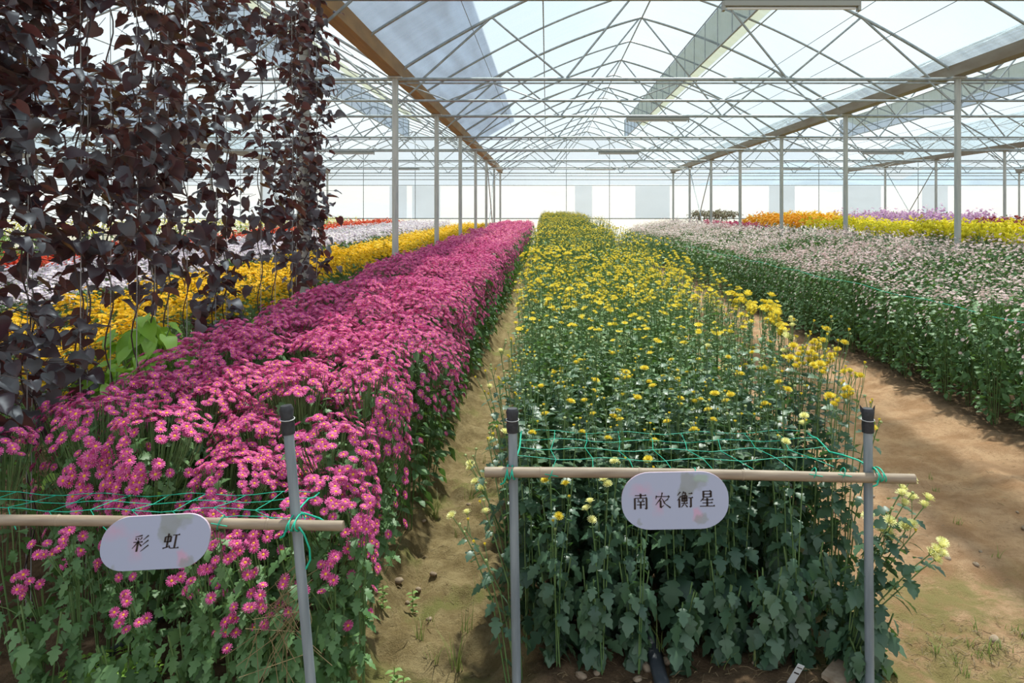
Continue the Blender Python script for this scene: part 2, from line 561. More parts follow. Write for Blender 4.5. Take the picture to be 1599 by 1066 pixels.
# ------------------------------------------------------------------ plant generators -> stems, leaves, heads
def spray_plant(rg, H, Rad, nfl, fr, domeh, nleaf, leafs, side=None, lod=1, low=0.1, jitter=.02, budf=0.0, tuft=0.0, sidep=.35, drp=.16):
    """bushy spray chrysanthemum: flowers on a dome, leaves in the body. side = angle of an exposed flank"""
    st, lf, heads = T(), T(), []
    clus = [(rg.uniform(-1, 1) * Rad * .8, rg.uniform(-1, 1) * Rad * .8, rg.uniform(-tuft, tuft * .4)) for _ in range(7)]
    for i in range(nfl):
        a = rg.uniform(0, 2 * PI)
        r = math.sqrt(rg.random())
        drop = 0
        if side is not None and rg.random() < sidep:
            a = side + rg.gauss(0, .6)
            r = 1.0 + rg.uniform(0, .12)
            drop = abs(rg.gauss(0, drp)) * H / .9
        x, y = Rad * r * math.cos(a), Rad * r * math.sin(a)
        k = min(clus, key=lambda c: (c[0] - x) ** 2 + (c[1] - y) ** 2)
        z = H - domeh * r * r - drop + rg.gauss(0, jitter) + k[2]
        out = min(1.2, r * .75 + (1.3 if drop > .05 else 0))
        nrm = (math.cos(a) * out + rg.gauss(0, .25), math.sin(a) * out + rg.gauss(0, .25), 1 if drop < .05 else .6)
        kind = 'bud' if rg.random() < budf else 'flower'
        heads.append((frame_mat((x, y, z), nrm, rg.uniform(0, 6), fr * rg.uniform(.8, 1.15) * (.42 if kind == 'bud' else 1)), kind))
        if lod == 0 or (lod == 1 and i % 3 == 0):
            tube(st, [(x * .45, y * .45, z - .20), (x * .85, y * .85, z - .08), (x, y, z - .004)], .0016, 3, MS, False)
    for k in range(5 if lod < 2 else 3):
        a = 2 * PI * k / 5 + rg.uniform(-.3, .3)
        tube(st, [(.02 * math.cos(a), .02 * math.sin(a), -.03), (Rad * .35 * math.cos(a), Rad * .35 * math.sin(a), H * .5),
                  (Rad * .6 * math.cos(a), Rad * .6 * math.sin(a), H * .92 - domeh * .4)], .0035, 4 if lod < 2 else 3, MS, False, r2=.002)
    for i in range(nleaf):
        a = rg.uniform(0, 2 * PI) if side is None or rg.random() < .5 else side + rg.gauss(0, .7)
        r = Rad * (rg.uniform(.35, 1.0))
        z = rg.uniform(low, H - domeh - .01)
        el = rg.uniform(-.7, .5)
        p = (r * .7 * math.cos(a), r * .7 * math.sin(a), z)
        d = (math.cos(a + rg.gauss(0, .5)), math.sin(a + rg.gauss(0, .5)), el)
        lf.put((LEAF if rg.random() < .5 else LEAF_B)[lod], leaf_dir_mat(p, d, leafs * rg.uniform(.65, 1.2), rg.gauss(0, .5)), ML)
    return st, lf, heads


def tall_plant(rg, H, nst, spread, fl_open, fr, nleaf, leafs, lod=0, nped=4, low=.08, skirt=1.0):
    """upright cut-flower chrysanthemum: straight leafy stems, a small spray of buds and half-open heads on top"""
    st, lf, heads = T(), T(), []
    for s in range(nst):
        a0 = rg.uniform(0, 2 * PI)
        bx, by = spread * .3 * math.cos(a0), spread * .3 * math.sin(a0)
        tx, ty = bx + rg.gauss(0, spread * .5), by + rg.gauss(0, spread * .5)
        h = H * rg.uniform(.84, 1.03)
        P = [Vector((bx, by, -.03)), Vector((bx * .6 + tx * .4 + rg.gauss(0, .008), by * .6 + ty * .4, h * .5)), Vector((tx, ty, h - .05))]
        tube(st, P, .0034, 5 if lod == 0 else 3, MS, False, r2=.0020)
        n = nleaf
        for i in range(n):
            f = low / H + (1 - low / H) * (i + rg.random()) / n
            if f > .965: continue
            p = P[0].lerp(P[1], f * 2) if f < .5 else P[1].lerp(P[2], f * 2 - 1)
            a = i * 2.4 + rg.uniform(-.4, .4)
            big = leafs * (1.15 - .52 * f) * rg.uniform(.8, 1.2) * (skirt if f < .35 else 1)
            el = -.55 + 1.0 * f + rg.gauss(0, .25)
            lf.put((LEAF_B if f < .6 else LEAF)[lod], leaf_dir_mat(p, (math.cos(a), math.sin(a), el), big, rg.gauss(0, .3)), ML)
        top = P[2]
        for k in range(nped):
            a = rg.uniform(0, 2 * PI)
            ln = rg.uniform(.05, .13) if k else .05
            o = rg.uniform(.15, .5) * ln / .1
            e = top + Vector((math.cos(a) * o * .09, math.sin(a) * o * .09, ln * .9 if k else .06))
            b = top - Vector((0, 0, rg.uniform(0, .09) if k else 0))
            tube(st, [b, b.lerp(e, .5) + Vector((math.cos(a), math.sin(a), 0)) * .006, e], .0013, 3, MS, False)
            if lod < 2:
                lf.put(LEAF[min(2, lod + 1)], leaf_dir_mat(b.lerp(e, .3), (math.cos(a), math.sin(a), .5), leafs * .35), ML)
            u = rg.random()
            nrm = (math.cos(a) * .35, math.sin(a) * .35, 1)
            if u < fl_open:
                heads.append((frame_mat(e, nrm, rg.uniform(0, 6), fr * rg.uniform(.7, 1.25)), 'flower'))
            elif u < fl_open + .3:
                heads.append((frame_mat(e, nrm, 0, fr * .62), 'half'))
            else:
                heads.append((frame_mat(e, nrm, 0, .0062 * rg.uniform(.7, 1.2)), 'bud'))
    return st, lf, heads


def one_mesh(name, parts, head, mats, lod, half=None):
    st, lf, heads = parts
    t = T()
    t.put(st, np.eye(4)); t.put(lf, np.eye(4))
    for m, k in heads:
        if k == 'flower':
            t.put(head[lod], m)
        elif k == 'half':
            t.put((half or head)[lod], m)
        else:
            t.put(BUD[min(2, lod + 1)], m, MB)
    t.pack()
    return t


HEADMESH = {}


def head_meshes(key, kind, petal, centre):
    """meshes of a separate flower head: petals and its centre or calyx"""
    if key not in HEADMESH:
        if kind == 'daisy':
            a, c = daisy_petals(0), daisy_center(0)
        else:
            full = pom(0, .55 if kind == 'half' else 1.0)
            a = T()
            for z in (0,):
                petals(a, 14, .15, 1.0, .13, -.05, .35, 0, 0, 2, .7, .1) if kind != 'half' else None
                petals(a, 12, .15, .80 if kind != 'half' else .5, .13, .0, .70, 0, .5, 2, .7, .1)
                petals(a, 9, .1, .52 if kind != 'half' else .38, .12, .1, .85, 0, .2, 2, .7, .1)
                petals(a, 6, .02, .25, .11, .2, .9, 0, .3, 2, .7, .05)
            c = T(); dome(c, .34, -.32, .05, 0, 7, 2)
        HEADMESH[key] = (a.mesh('petals', [petal]), c.mesh('flower_center', [centre]))
    return HEADMESH[key]


def parted_plant(name, parts, hk, mats, maxheads=96):
    """root empty + stem, foliage, flower heads (> centre) and buds as separate objects"""
    st, lf, heads = parts
    root = bpy.data.objects.new(name, None)
    root.empty_display_size = .05
    COL.objects.link(root)
    st.pack(); lf.pack()
    st.I = [np.zeros_like(st.I[0])]; lf.I = [np.zeros_like(lf.I[0])]
    st.obj('stem', [mats[MS]], root)
    lf.obj('foliage', [mats[ML]], root)
    nh = 0; rest = T()
    for m, k in heads:
        if k != 'bud' and nh >= maxheads:
            rest.put(DAISY[0] if hk.get('daisy') else POM[0], m); nh += 1
            continue
        if k == 'bud':
            o = link('bud', BUDMESH[mats[MB]], root)
            o.matrix_local = Matrix(m)
        else:
            a, c = hk[k]
            nm = 'flower_head'
            o = link(nm, a, root)
            o.matrix_local = Matrix(m)
            link('flower_center' if hk.get('daisy') else 'calyx', c, o)
        nh += 1
    if rest.n:
        tag(rest.obj('flower_heads', [mats[MF], mats[MC]], root), kind='stuff')
    return root


BUDMESH = {}
for bm_ in ('bud', 'bud_pale'):
    b_ = T(); b_.put(BUD[0], np.eye(4), 0); BUDMESH[bm_] = b_.mesh('bud', [bm_])


def px(x, y):
    return 854 + 1170 * x / y


def in_view(x, y, z=1.0, m=70):
    if y < 1.2: return False
    return -m * 4 / y - 20 < px(x, y) < 1620 + m * 4 / y


# ------------------------------------------------------------------ noise helper for ground and lumps
_tab = NR.rand(256, 256)


def vnoise(x, y):
    x = np.asarray(x, float); y = np.asarray(y, float)
    xi = np.floor(x).astype(int); yi = np.floor(y).astype(int)
    fx = x - xi; fy = y - yi
    fx = fx * fx * (3 - 2 * fx); fy = fy * fy * (3 - 2 * fy)
    g = lambda i, j: _tab[i % 256, j % 256]
    return (g(xi, yi) * (1 - fx) + g(xi + 1, yi) * fx) * (1 - fy) + (g(xi, yi + 1) * (1 - fx) + g(xi + 1, yi + 1) * fx) * fy - .5


def sstep(a, b, x):
    t = np.clip((np.asarray(x, float) - a) / (b - a), 0, 1)
    return t * t * (3 - 2 * t)


def ground_z(x, y):
    x = np.asarray(x, float); y = np.asarray(y, float)
    z = np.zeros(np.broadcast(x, y).shape)
    z = z - .13 * sstep(-.80, -.62, x) * (1 - sstep(-.22, -.02, x))
    z = z - .10 * sstep(1.15, 1.55, x) * (1 - sstep(3.1, 3.55, x)) + .03 * sstep(2.7, 3.1, x) * (1 - sstep(3.1, 3.55, x))
    z = z - .10 * sstep(-2.35, -2.2, x) * (1 - sstep(-2.1, -1.95, x))
    z = z - .10 * sstep(5.6, 5.8, x) * (1 - sstep(6.1, 6.3, x))
    near = 1 - sstep(12, 20, y)
    rough_ = 1 + .9 * sstep(-.95, -.8, x) * (1 - sstep(-.1, .1, x))
    n = .050 * vnoise(x * 3.1 + 7, y * 3.1) + .034 * vnoise(x * 7.3, y * 7.3 + 4) + .024 * vnoise(x * 16, y * 16) + .014 * vnoise(x * 34 + 3, y * 34) * near
    sm = 1 - .25 * sstep(1.5, 1.8, x) * (1 - sstep(3.0, 3.3, x))
    clod = .03 * np.maximum(0, vnoise(x * 11 + 5, y * 11) + vnoise(x * 23, y * 23 + 8) * .6 - .12)
    return z + (n * rough_ + clod * (1 + .6 * (rough_ - 1))) * sm


# ------------------------------------------------------------------ floor
xs = np.unique(np.concatenate([np.linspace(-60, -6, 28), np.arange(-6, -1.0, .08), np.arange(-1.0, 3.6, .022), np.arange(3.6, 8, .1), np.linspace(8, 70, 30)]).round(4))
ys = np.unique(np.concatenate([np.linspace(-8, 1.8, 12), np.arange(1.8, 5.0, .022), np.arange(5.0, 9, .05), np.arange(9, 20, .12), np.linspace(20, 40, 60), np.linspace(41, 420, 30)]).round(4))
GX, GY = np.meshgrid(xs, ys)
GZ = ground_z(GX, GY)
nx, ny = len(xs), len(ys)
ft = T()
idx = np.arange(nx * ny).reshape(ny, nx)
q = np.stack([idx[:-1, :-1], idx[:-1, 1:], idx[1:, 1:], idx[1:, :-1]], -1).reshape(-1)
ft.V = [np.stack([GX, GY, GZ], -1).reshape(-1, 3)]; ft.L = [q]
nf = (nx - 1) * (ny - 1)
ft.C = [np.full(nf, 4)]; ft.I = [np.zeros(nf, int)]; ft.S = [np.ones(nf, bool)]; ft.n = nx * ny


def soil_material():
    m, n, l = newmat('earth')
    out = n.new('ShaderNodeOutputMaterial')
    p = n.new('ShaderNodeBsdfPrincipled')
    p.inputs['Roughness'].default_value = .95
    p.inputs['Specular IOR Level'].default_value = .15
    tc = n.new('ShaderNodeTexCoord')
    sep = n.new('ShaderNodeSeparateXYZ')
    l.new(tc.outputs['Object'], sep.inputs[0])

    def noise(scale, detail=6, rough=.6, off=0.0):
        a = n.new('ShaderNodeTexNoise')
        a.inputs['Scale'].default_value = scale
        a.inputs['Detail'].default_value = detail
        a.inputs['Roughness'].default_value = rough
        if off:
            mp = n.new('ShaderNodeMapping'); mp.inputs['Location'].default_value = (off, off * 2, off)
            l.new(tc.outputs['Object'], mp.inputs[0]); l.new(mp.outputs[0], a.inputs['Vector'])
        else:
            l.new(tc.outputs['Object'], a.inputs['Vector'])
        return a.outputs['Fac']

    def ramp(src, a, b):
        r = n.new('ShaderNodeMapRange'); r.interpolation_type = 'SMOOTHSTEP'
        r.inputs['From Min'].default_value = a; r.inputs['From Max'].default_value = b
        l.new(src, r.inputs['Value'])
        return r.outputs[0]

    def mixc(f, a, b):
        x = n.new('ShaderNodeMixRGB')
        l.new(f, x.inputs[0])
        for i, c in ((1, a), (2, b)):
            if isinstance(c, tuple): x.inputs[i].default_value = rgba(c)
            else: l.new(c, x.inputs[i])
        return x.outputs[0]

    def math_(op, a, b):
        x = n.new('ShaderNodeMath'); x.operation = op
        for i, c in ((0, a), (1, b)):
            if isinstance(c, (int, float)): x.inputs[i].default_value = c
            else: l.new(c, x.inputs[i])
        return x.outputs[0]

    wob = math_('MULTIPLY', math_('SUBTRACT', noise(1.6), .5), 1.1)
    xw = math_('ADD', sep.outputs['X'], wob)
    sand = mixc(ramp(noise(5), .35, .65), (0.44, 0.25, 0.13), (0.60, 0.38, 0.22))
    sand = mixc(ramp(noise(38, 8, .75), .50, .72), sand, (0.34, 0.19, 0.095))
    sand = mixc(ramp(noise(1.1, 4, .6, 4), .56, .70), sand, (0.34, 0.20, 0.11))
    olive = mixc(ramp(noise(7, 6, .7, 2), .35, .65), (0.25, 0.18, 0.08), (0.42, 0.32, 0.16))
    olive = mixc(ramp(noise(45, 8, .8), .50, .70), olive, (0.20, 0.14, 0.065))
    olive = mixc(ramp(noise(3, 5, .6, 9), .52, .66), olive, (0.25, 0.235, 0.08))
    dark = mixc(ramp(noise(12, 8, .7), .35, .65), (0.11, 0.070, 0.040), (0.24, 0.15, 0.085))
    dark = mixc(ramp(noise(60, 8, .8, 3), .55, .7), dark, (0.36, 0.26, 0.15))
    # right path sandy, left path mossy, bed soil dark; the near right corner mossy again
    c = mixc(ramp(xw, -1.05, -.85), dark, olive)
    bedm = math_('MULTIPLY', ramp(sep.outputs['X'], -.12, .02), ramp(math_('MULTIPLY', sep.outputs['X'], -1), -1.25, -1.1))
    c = mixc(bedm, c, dark)
    c = mixc(ramp(math_('ADD', sep.outputs['X'], math_('MULTIPLY', wob, .5)), 1.15, 1.45), c, sand)
    moss = math_('MULTIPLY', ramp(xw, .9, 1.1), math_('MULTIPLY', ramp(math_('MULTIPLY', math_('ADD', sep.outputs['Y'], math_('MULTIPLY', wob, 1.2)), -1), -3.85, -3.3), .9))
    moss = math_('MULTIPLY', moss, ramp(noise(6, 6, .7, 7), .35, .6))
    c = mixc(moss, c, (0.28, 0.235, 0.085))
    c = mixc(ramp(sep.outputs['X'], 3.3, 3.6), c, dark)
    l.new(c, p.inputs['Base Color'])
    b = n.new('ShaderNodeBump')
    b.inputs['Strength'].default_value = 1.0
    b.inputs['Distance'].default_value = .022
    l.new(math_('ADD', noise(55, 8, .75), math_('MULTIPLY', noise(170, 4, .7), .5)), b.inputs['Height'])
    l.new(b.outputs[0], p.inputs['Normal'])
    l.new(p.outputs[0], out.inputs[0])
    return m


M['soil'] = soil_material()
tag(ft.obj('floor', ['soil']), kind='structure')

# ------------------------------------------------------------------ hills behind the house
ht = T()
hx = np.linspace(-500, 700, 80)
prof = [(-500, 8), (-250, 14), (-100, 10), (20, 9), (60, 14), (100, 26), (150, 40), (185, 34), (215, 27), (240, 40), (270, 33), (330, 48), (500, 60), (700, 50)]
hh = np.interp(hx, [p[0] for p in prof], [p[1] for p in prof]) + 2.5 * vnoise(hx * .06, hx * 0)
rows = []
for k, (dy, f) in enumerate([(0, 0), (60, .55), (130, 1), (240, .6)]):
    rows.append(np.stack([hx * (1 + dy / 900), np.full(80, 390. + dy), hh * f - 1], -1))
V = np.concatenate(rows)
F = [(k * 80 + i, k * 80 + i + 1, (k + 1) * 80 + i + 1, (k + 1) * 80 + i) for k in range(3) for i in range(79)]
ht.add(V, F, 0, True)
M['hill'] = solid('haze_tinted_wooded_hill', (0.20, 0.26, 0.32), (0.26, 0.33, 0.38), rough=1, scale=.05)  # bluish distance haze is painted into the hill's base colour
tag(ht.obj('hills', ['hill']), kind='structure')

# ------------------------------------------------------------------ greenhouse frame
SPAN = 8.0
X0 = -2.157
BAY = 4.0
Y1 = 10.66
CH = CAM_H + 1.924      # tie beam height
YB = [Y1 + BAY * k for k in range(-2, 7)]   # 2.66 .. 34.66
YEND = YB[-1]
GUT = [X0 + SPAN * k for k in range(-3, 5)]


def archz(u):
    u = abs(u)
    return CAM_H + 3.85 - .27 * u - .048 * u * u


def span_word(k):
    return {-3: 'far left outer', -2: 'outer left', -1: 'left', 0: 'central', 1: 'right', 2: 'outer right', 3: 'far right outer'}[k]


ORD = ['nearest', 'second', 'third', 'fourth', 'fifth', 'sixth', 'seventh', 'eighth', 'ninth']

# truss prototype, local x = -4..4 about the ridge
tr = bpy.data.objects.new('roof_truss', None); COL.objects.link(tr)
t = T(); tube(t, [(u, 0, archz(u) + .0) for u in np.linspace(-3.98, 3.98, 33)], .025, 8); t.obj('top_arch', ['steel'], tr)
t = T(); tube(t, [(-3.97, 0, CH), (3.97, 0, CH)], .027, 8); t.obj('tie_beam', ['steel'], tr)
nodes = [((-3.62, CH), (-2.63, archz(-2.63))), ((-2.63, archz(-2.63)), (-1.58, CH)), ((-1.58, CH), (-.03, archz(-.03))),
         ((3.62, CH), (2.63, archz(2.63))), ((2.63, archz(2.63)), (1.58, CH)), ((1.58, CH), (.03, archz(.03)))]
for a, b in nodes:
    t = T(); tube(t, [(a[0], 0, a[1]), (b[0], 0, b[1])], .017, 6); t.obj('web_strut', ['steel'], tr)
ar = T(); tube(ar, [(u, 0, archz(u)) for u in np.linspace(-3.98, 3.98, 33)], .019, 6)
arch_me = ar.mesh('roof_arch', ['steel'])
# lattice under the tie beam on alternate rows
lat = bpy.data.objects.new('lattice_girder', None); COL.objects.link(lat)
t = T(); tube(t, [(-3.95, 0, CH - .055), (3.95, 0, CH - .055)], .013, 6); t.obj('upper_chord', ['steel'], lat)
t = T(); tube(t, [(-3.95, 0, CH - .305), (3.95, 0, CH - .305)], .019, 6); t.obj('lower_chord', ['steel'], lat)
t = T(); zz = [(-3.9 + .65 * i, 0, (CH - .06) if i % 2 == 0 else (CH - .30)) for i in range(13)]
for a, b in zip(zz[:-1], zz[1:]): tube(t, [a, b], .010, 6)
t.obj('zigzag_web', ['steel'], lat)
index_kids()
SPANS = [-3, -2, -1, 0, 1, 2, 3]
spans_seen = {-3: 5, -2: 3, -1: 1, 0: 1, 1: 1, 2: 3, 3: 5}
first_t = first_l = True
for k in SPANS:
    cx = X0 + SPAN * k + 4
    for i, y in enumerate(YB):
        if i < spans_seen[k]: continue
        o = tr if first_t else copy_tree(tr); first_t = False
        o.location = (cx, y, 0)
        far = 'nearest in view' if i == 1 and abs(k) < 2 else ORD[i - 1] + ' from the front'
        tag(o, f'grey steel arched roof truss over the {span_word(k)} span, {far}' if k in (-1, 0, 1) else
            f'thin grey steel arched roof truss over the {span_word(k)} span', 'roof truss', f'arched roof trusses of the {span_word(k)} span')
        if i in (2, 4, 6):
            g = lat if first_l else copy_tree(lat); first_l = False
            g.location = (cx, y, 0)
            rw = {2: 'nearest', 4: 'middle', 6: 'farthest'}[i]
            tag(g, f'zigzag steel lattice girder under the {rw} braced beam of the {span_word(k)} span', 'girder', 'zigzag lattice girders')
    for i in range(len(YB) - 1):
        if i < spans_seen[k] - 1: continue
        o = link('roof_arch', arch_me)
        o.location = (cx, YB[i] + BAY / 2, 0)
        tag(o, f'slender bare steel bow midway between trusses, {span_word(k)} span', 'roof arch', f'intermediate bows of the {span_word(k)} span')

# gutters, posts, braces
for k, gx in zip(range(-3, 5), GUT):
    t = T()
    w = .14
    V = []
    pr = [(-w, .14), (-w * .62, 0), (w * .62, 0), (w, .14), (w - .012, .14), (w * .56, .012), (-w * .56, .012), (-w + .012, .14)]
    for y in (0.5, YEND + .1):
        V += [(gx + a, y, CH + .04 + b) for a, b in pr]
    n = len(pr)
    t.add(V, [(i, (i + 1) % n, n + (i + 1) % n, n + i) for i in range(n)] + [tuple(range(n)), tuple(range(n, 2 * n))[::-1]], 0)
    go = t.obj('rain_gutter', ['gutter_rust' if k == 0 else 'gutter'])
    lab = {-3: 'grey roof gutter at the far left edge', -2: 'grey roof gutter over the far left posts', -1: 'weathered roof gutter behind the purple vines',
           0: 'rust-stained tan roof gutter above the posts left of the magenta bed', 1: 'grey-brown roof gutter above the posts right of the pale pink bed',
           2: 'weathered roof gutter over the posts of the right-hand span', 3: 'thin roof gutter far off at the right', 4: 'outermost roof gutter at the far right'}[k]
    tag(go, lab, 'gutter')

post_me = T(); tube(post_me, [(0, 0, -.15), (0, 0, CH + .03)], .045, 14)
post_me = post_me.mesh('shaft', ['post'])
pt = bpy.data.objects.new('steel_post', None); COL.objects.link(pt)
link('shaft', post_me, pt)
t = T(); box(t, -.10, .10, -.07, .07, CH + .005, CH + .035); t.obj('cap_plate', ['post'], pt)
for s in (-1, 1):
    t = T(); beam(t, (s * .03, 0, CH - .36), (s * .42, 0, CH - .02), .022, .022); t.obj('knee_brace', ['steel'], pt)
index_kids()
row_names = {-3: 'outermost left', -2: 'second left', -1: 'left', 0: 'magenta-bed', 1: 'pale-pink-bed', 2: 'right', 3: 'second right', 4: 'outermost right'}
first = True
for k, gx in zip(range(-3, 5), GUT):
    for i, y in enumerate(YB):
        if i == 0 or not in_view(gx, y): continue
        o = pt if first else copy_tree(pt); first = False
        o.location = (gx, y, 0)
        side = 'beside the vine curtain' if (k == 0 and i == 1) else ''
        if k == 0 and i == 1:
            lab = 'galvanized steel post with purple vine climbing it, left of the magenta bed'
        elif k == 0:
            lab = f'round steel post left of the magenta bed, {ORD[i - 2]} after the vine-covered one'
            if i == 2: lab = 'round steel post left of the magenta bed, first after the vine-covered one'
        elif k == 1:
            lab = f'round steel post behind the pale pink bed, {ORD[i - 2]} of its row'
        elif k in (-1, 2):
            lab = f'distant steel post under the {"left" if k < 0 else "right"} outer gutter, {ORD[i - 1]} bay from the front'
        else:
            lab = f'thin faraway steel post in the {row_names[k]} row of the {ORD[i - 1]} bay'
        tag(o, lab, 'post', f'steel posts of the {row_names[k]} row')


def ybrace(x, ya, yb_, lab):
    o = thing('cross_brace', lab, 'brace', (x, ya, 0), group='crossed wind braces')
    for a, b in (((0, 0, .1), (0, yb_ - ya, CH - .1)), ((.03, yb_ - ya, .1), (.03, 0, CH - .1))):
        t = T(); tube(t, [a, b], .017, 6); t.obj('brace_tube', ['steel'], o)


ybrace(GUT[3], YB[6], YB[7], 'crossed steel tubes bracing the far end of the left post row')
ybrace(GUT[4], YB[6], YB[7], 'crossed steel tubes bracing posts behind the pale pink bed')
ybrace(GUT[5], YB[6], YB[7], 'crossed steel tubes bracing the right outer post row')

# purlins and wires running along the house
for k in SPANS:
    cx = X0 + SPAN * k + 4
    for u, r, nm in ((0, .016, 'ridge_purlin'), (-1.9, .011, 'purlin'), (1.75, .011, 'purlin'), (2.52, .005, 'roof_wire'), (3.05, .005, 'roof_wire'), (-2.9, .005, 'roof_wire')):
        if abs(k) > 1 and u not in (0, -1.9): continue
        t = T(); tube(t, [(cx + u, 1.5 if abs(k) < 2 else 12, archz(u) - .03), (cx + u, YEND, archz(u) - .03)], r, 6)
        word = {0: 'ridge tube', -1.9: 'purlin tube on the left slope', 1.75: 'purlin tube on the right slope', 2.52: 'upper thin wire on the right slope', 3.05: 'lower thin wire on the right slope', -2.9: 'thin wire on the left slope'}[u]
        tag(t.obj(nm, ['steel' if r > .01 else 'wire']), f'long grey {word} of the {span_word(k)} roof span', 'roof tube' if r > .01 else 'wire', 'lengthwise roof tubes and wires')

# roof film per span
for k in SPANS:
    cx = X0 + SPAN * k + 4
    t = T()
    us = np.concatenate([np.linspace(-4, 4, 33)])
    y0 = 0.0 if abs(k) < 2 else 8
    for a, b in zip(us[:-1], us[1:]):
        t.add([(cx + a, y0, archz(a) + .03), (cx + b, y0, archz(b) + .03), (cx + b, YEND, archz(b) + .03), (cx + a, YEND, archz(a) + .03)], [(0, 1, 2, 3)], 0, True)
    tag(t.obj('ceiling', ['film']), kind='structure')
    if k in (-1, 0, 1):
        t = T()
        us = np.linspace(-3.95, -2.80, 8)
        yy = 22.2 if k == 0 else 20
        for a, b in zip(us[:-1], us[1:]):
            t.add([(cx + a, 1.0, archz(a) + .06), (cx + b, 1.0, archz(b) + .06), (cx + b, yy, archz(b) + .06), (cx + a, yy, archz(a) + .06)], [(0, 1, 2, 3)], 0, True)
        tag(t.obj('rolled_vent_film', ['film_grey']), f'doubled greyish plastic film along the left edge of the {span_word(k)} roof', 'plastic film', 'doubled film strips on the roof')
        # ridge vent: upright netting band with its ties and a dirty film strip beside it
        v = thing('ridge_vent', f'upright bluish vent band with thin ties under the {span_word(k)} ridge', 'roof vent', (cx + 1.04, 0, 0), group='roof vent bands')
        ye = 27.8
        za, zb = archz(1.04) - .02, CAM_H + 2.81
        t = T(); t.add([(0, 3, za), (0, ye, za), (0, ye, zb), (0, 3, zb)], [(0, 1, 2, 3)]); t.obj('netting', ['film_band'], v)
        t = T(); tube(t, [(0, 3, zb), (0, ye, zb)], .018, 6); tube(t, [(0, 3, za), (0, ye, za)], .010, 6); t.obj('rail', ['steel'], v)
        t = T()
        for yy in np.arange(3.66, ye + .1, 1.0): tube(t, [(0, yy, za), (0, yy, zb)], .009, 5)
        tube(t, [(0, ye, za), (0, ye, zb)], .012, 5)
        t.obj('vertical_tie', ['steel'], v)
        t = T()
        us = np.linspace(1.10, 1.75, 4)
        for a, b in zip(us[:-1], us[1:]):
            t.add([(cx + a, 3, archz(a) + .045), (cx + b, 3, archz(b) + .045), (cx + b, ye, archz(b) + .045), (cx + a, ye, archz(a) + .045)], [(0, 1, 2, 3)], 0, True)
        tag(t.obj('dirty_roof_film', ['film_dirty']), f'yellowish dirty film strip beside the vent of the {span_word(k)} roof', 'plastic film', 'dirty film strips on the roof')

# far end wall
t = T()
xa, xb = GUT[0], GUT[-1]
t.add([(xa, YEND + .12, 1.47), (xb, YEND + .12, 1.47), (xb, YEND + .12, 3.01), (xa, YEND + .12, 3.01)], [(0, 1, 2, 3)], 0)
t.add([(xa, YEND + .14, -.2), (xb, YEND + .14, -.2), (xb, YEND + .14, 1.47), (xa, YEND + .14, 1.47)], [(0, 1, 2, 3)], 2)
t.add([(xa, YEND + .12, 3.01), (xb, YEND + .12, 3.01), (xb, YEND + .12, CH), (xa, YEND + .12, CH)], [(0, 1, 2, 3)], 1)
for k in range(7):
    cx = GUT[k] + 4
    us = np.linspace(-4, 4, 17)
    for a, b in zip(us[:-1], us[1:]):
        t.add([(cx + a, YEND + .12, CH), (cx + b, YEND + .12, CH), (cx + b, YEND + .12, archz(b)), (cx + a, YEND + .12, archz(a))], [(0, 1, 2, 3)], 1)
M['film_low'] = film('lower_wall_film', 0.25, (0.9, 0.96, 0.92), (0.72, 0.76, 0.68), 0.1)
tag(t.obj('wall_back', ['film_wall', 'film', 'film_low']), kind='structure')
n_tr = 0
for z, r in ((1.47, .030), (3.01, .018), (CH - .30, .022), (CH - .12, .022)):
    t = T(); tube(t, [(xa, YEND + .05, z), (xb, YEND + .05, z)], r, 6); n_tr += 1
    tag(t.obj(f'trim_{n_tr}', ['steel']), kind='structure')
for x in (-14.2, -8.5, -6.1, .9, 2.9, 9.0, 12.6, 17.2):
    t = T(); tube(t, [(x, YEND + .05, 0), (x, YEND + .05, archz(((x - X0) % SPAN) - 4))], .016, 6); n_tr += 1
    tag(t.obj(f'trim_{n_tr}', ['steel']), kind='structure')
for i, (x, w) in enumerate(((-5.6, .65), (-6.9, .4), (1.7, .4), (4.9, .8), (10.9, .6), (14.6, .9), (18.0, .6), (-12.5, .8))):
    t = T(); t.add([(x - w, YEND + .10, 1.5), (x + w, YEND + .10, 1.5), (x + w, YEND + .10, 3.0), (x - w, YEND + .10, 3.0)], [(0, 1, 2, 3)]); n_tr += 1
    tag(t.obj(f'trim_{n_tr}', ['film_wall_grey']), kind='structure')
# side walls of the multi-span house
for nm, x in (('wall_left', GUT[0]), ('wall_right', GUT[-1])):
    t = T(); t.add([(x, 0, 0), (x, YEND, 0), (x, YEND, CH), (x, 0, CH)], [(0, 1, 2, 3)])
    tag(t.obj(nm, ['film_wall']), kind='structure')
# the neighbouring white greenhouse seen through the end wall
t = T()
for k in range(6):
    cx = -4 + 10 * k
    us = np.linspace(-5, 5, 17)
    zz = [2.3 + 1.3 * math.sqrt(max(0, 1 - (u / 5.0) ** 2)) for u in us]
    for i in range(16):
        t.add([(cx + us[i], 52, zz[i]), (cx + us[i + 1], 52, zz[i + 1]), (cx + us[i + 1], 80, zz[i + 1]), (cx + us[i], 80, zz[i])], [(0, 1, 2, 3)], 0, True)
        t.add([(cx + us[i], 52, 0), (cx + us[i + 1], 52, 0), (cx + us[i + 1], 52, zz[i + 1]), (cx + us[i], 52, zz[i])], [(0, 1, 2, 3)], 0)
M['neigh'] = film('neighbour_film', 0.1, (.95, .97, 1), (.93, .95, .97), .05)
tag(t.obj('neighbour_greenhouse', ['neigh']), 'white round-roofed greenhouse outside beyond the end wall', 'greenhouse')

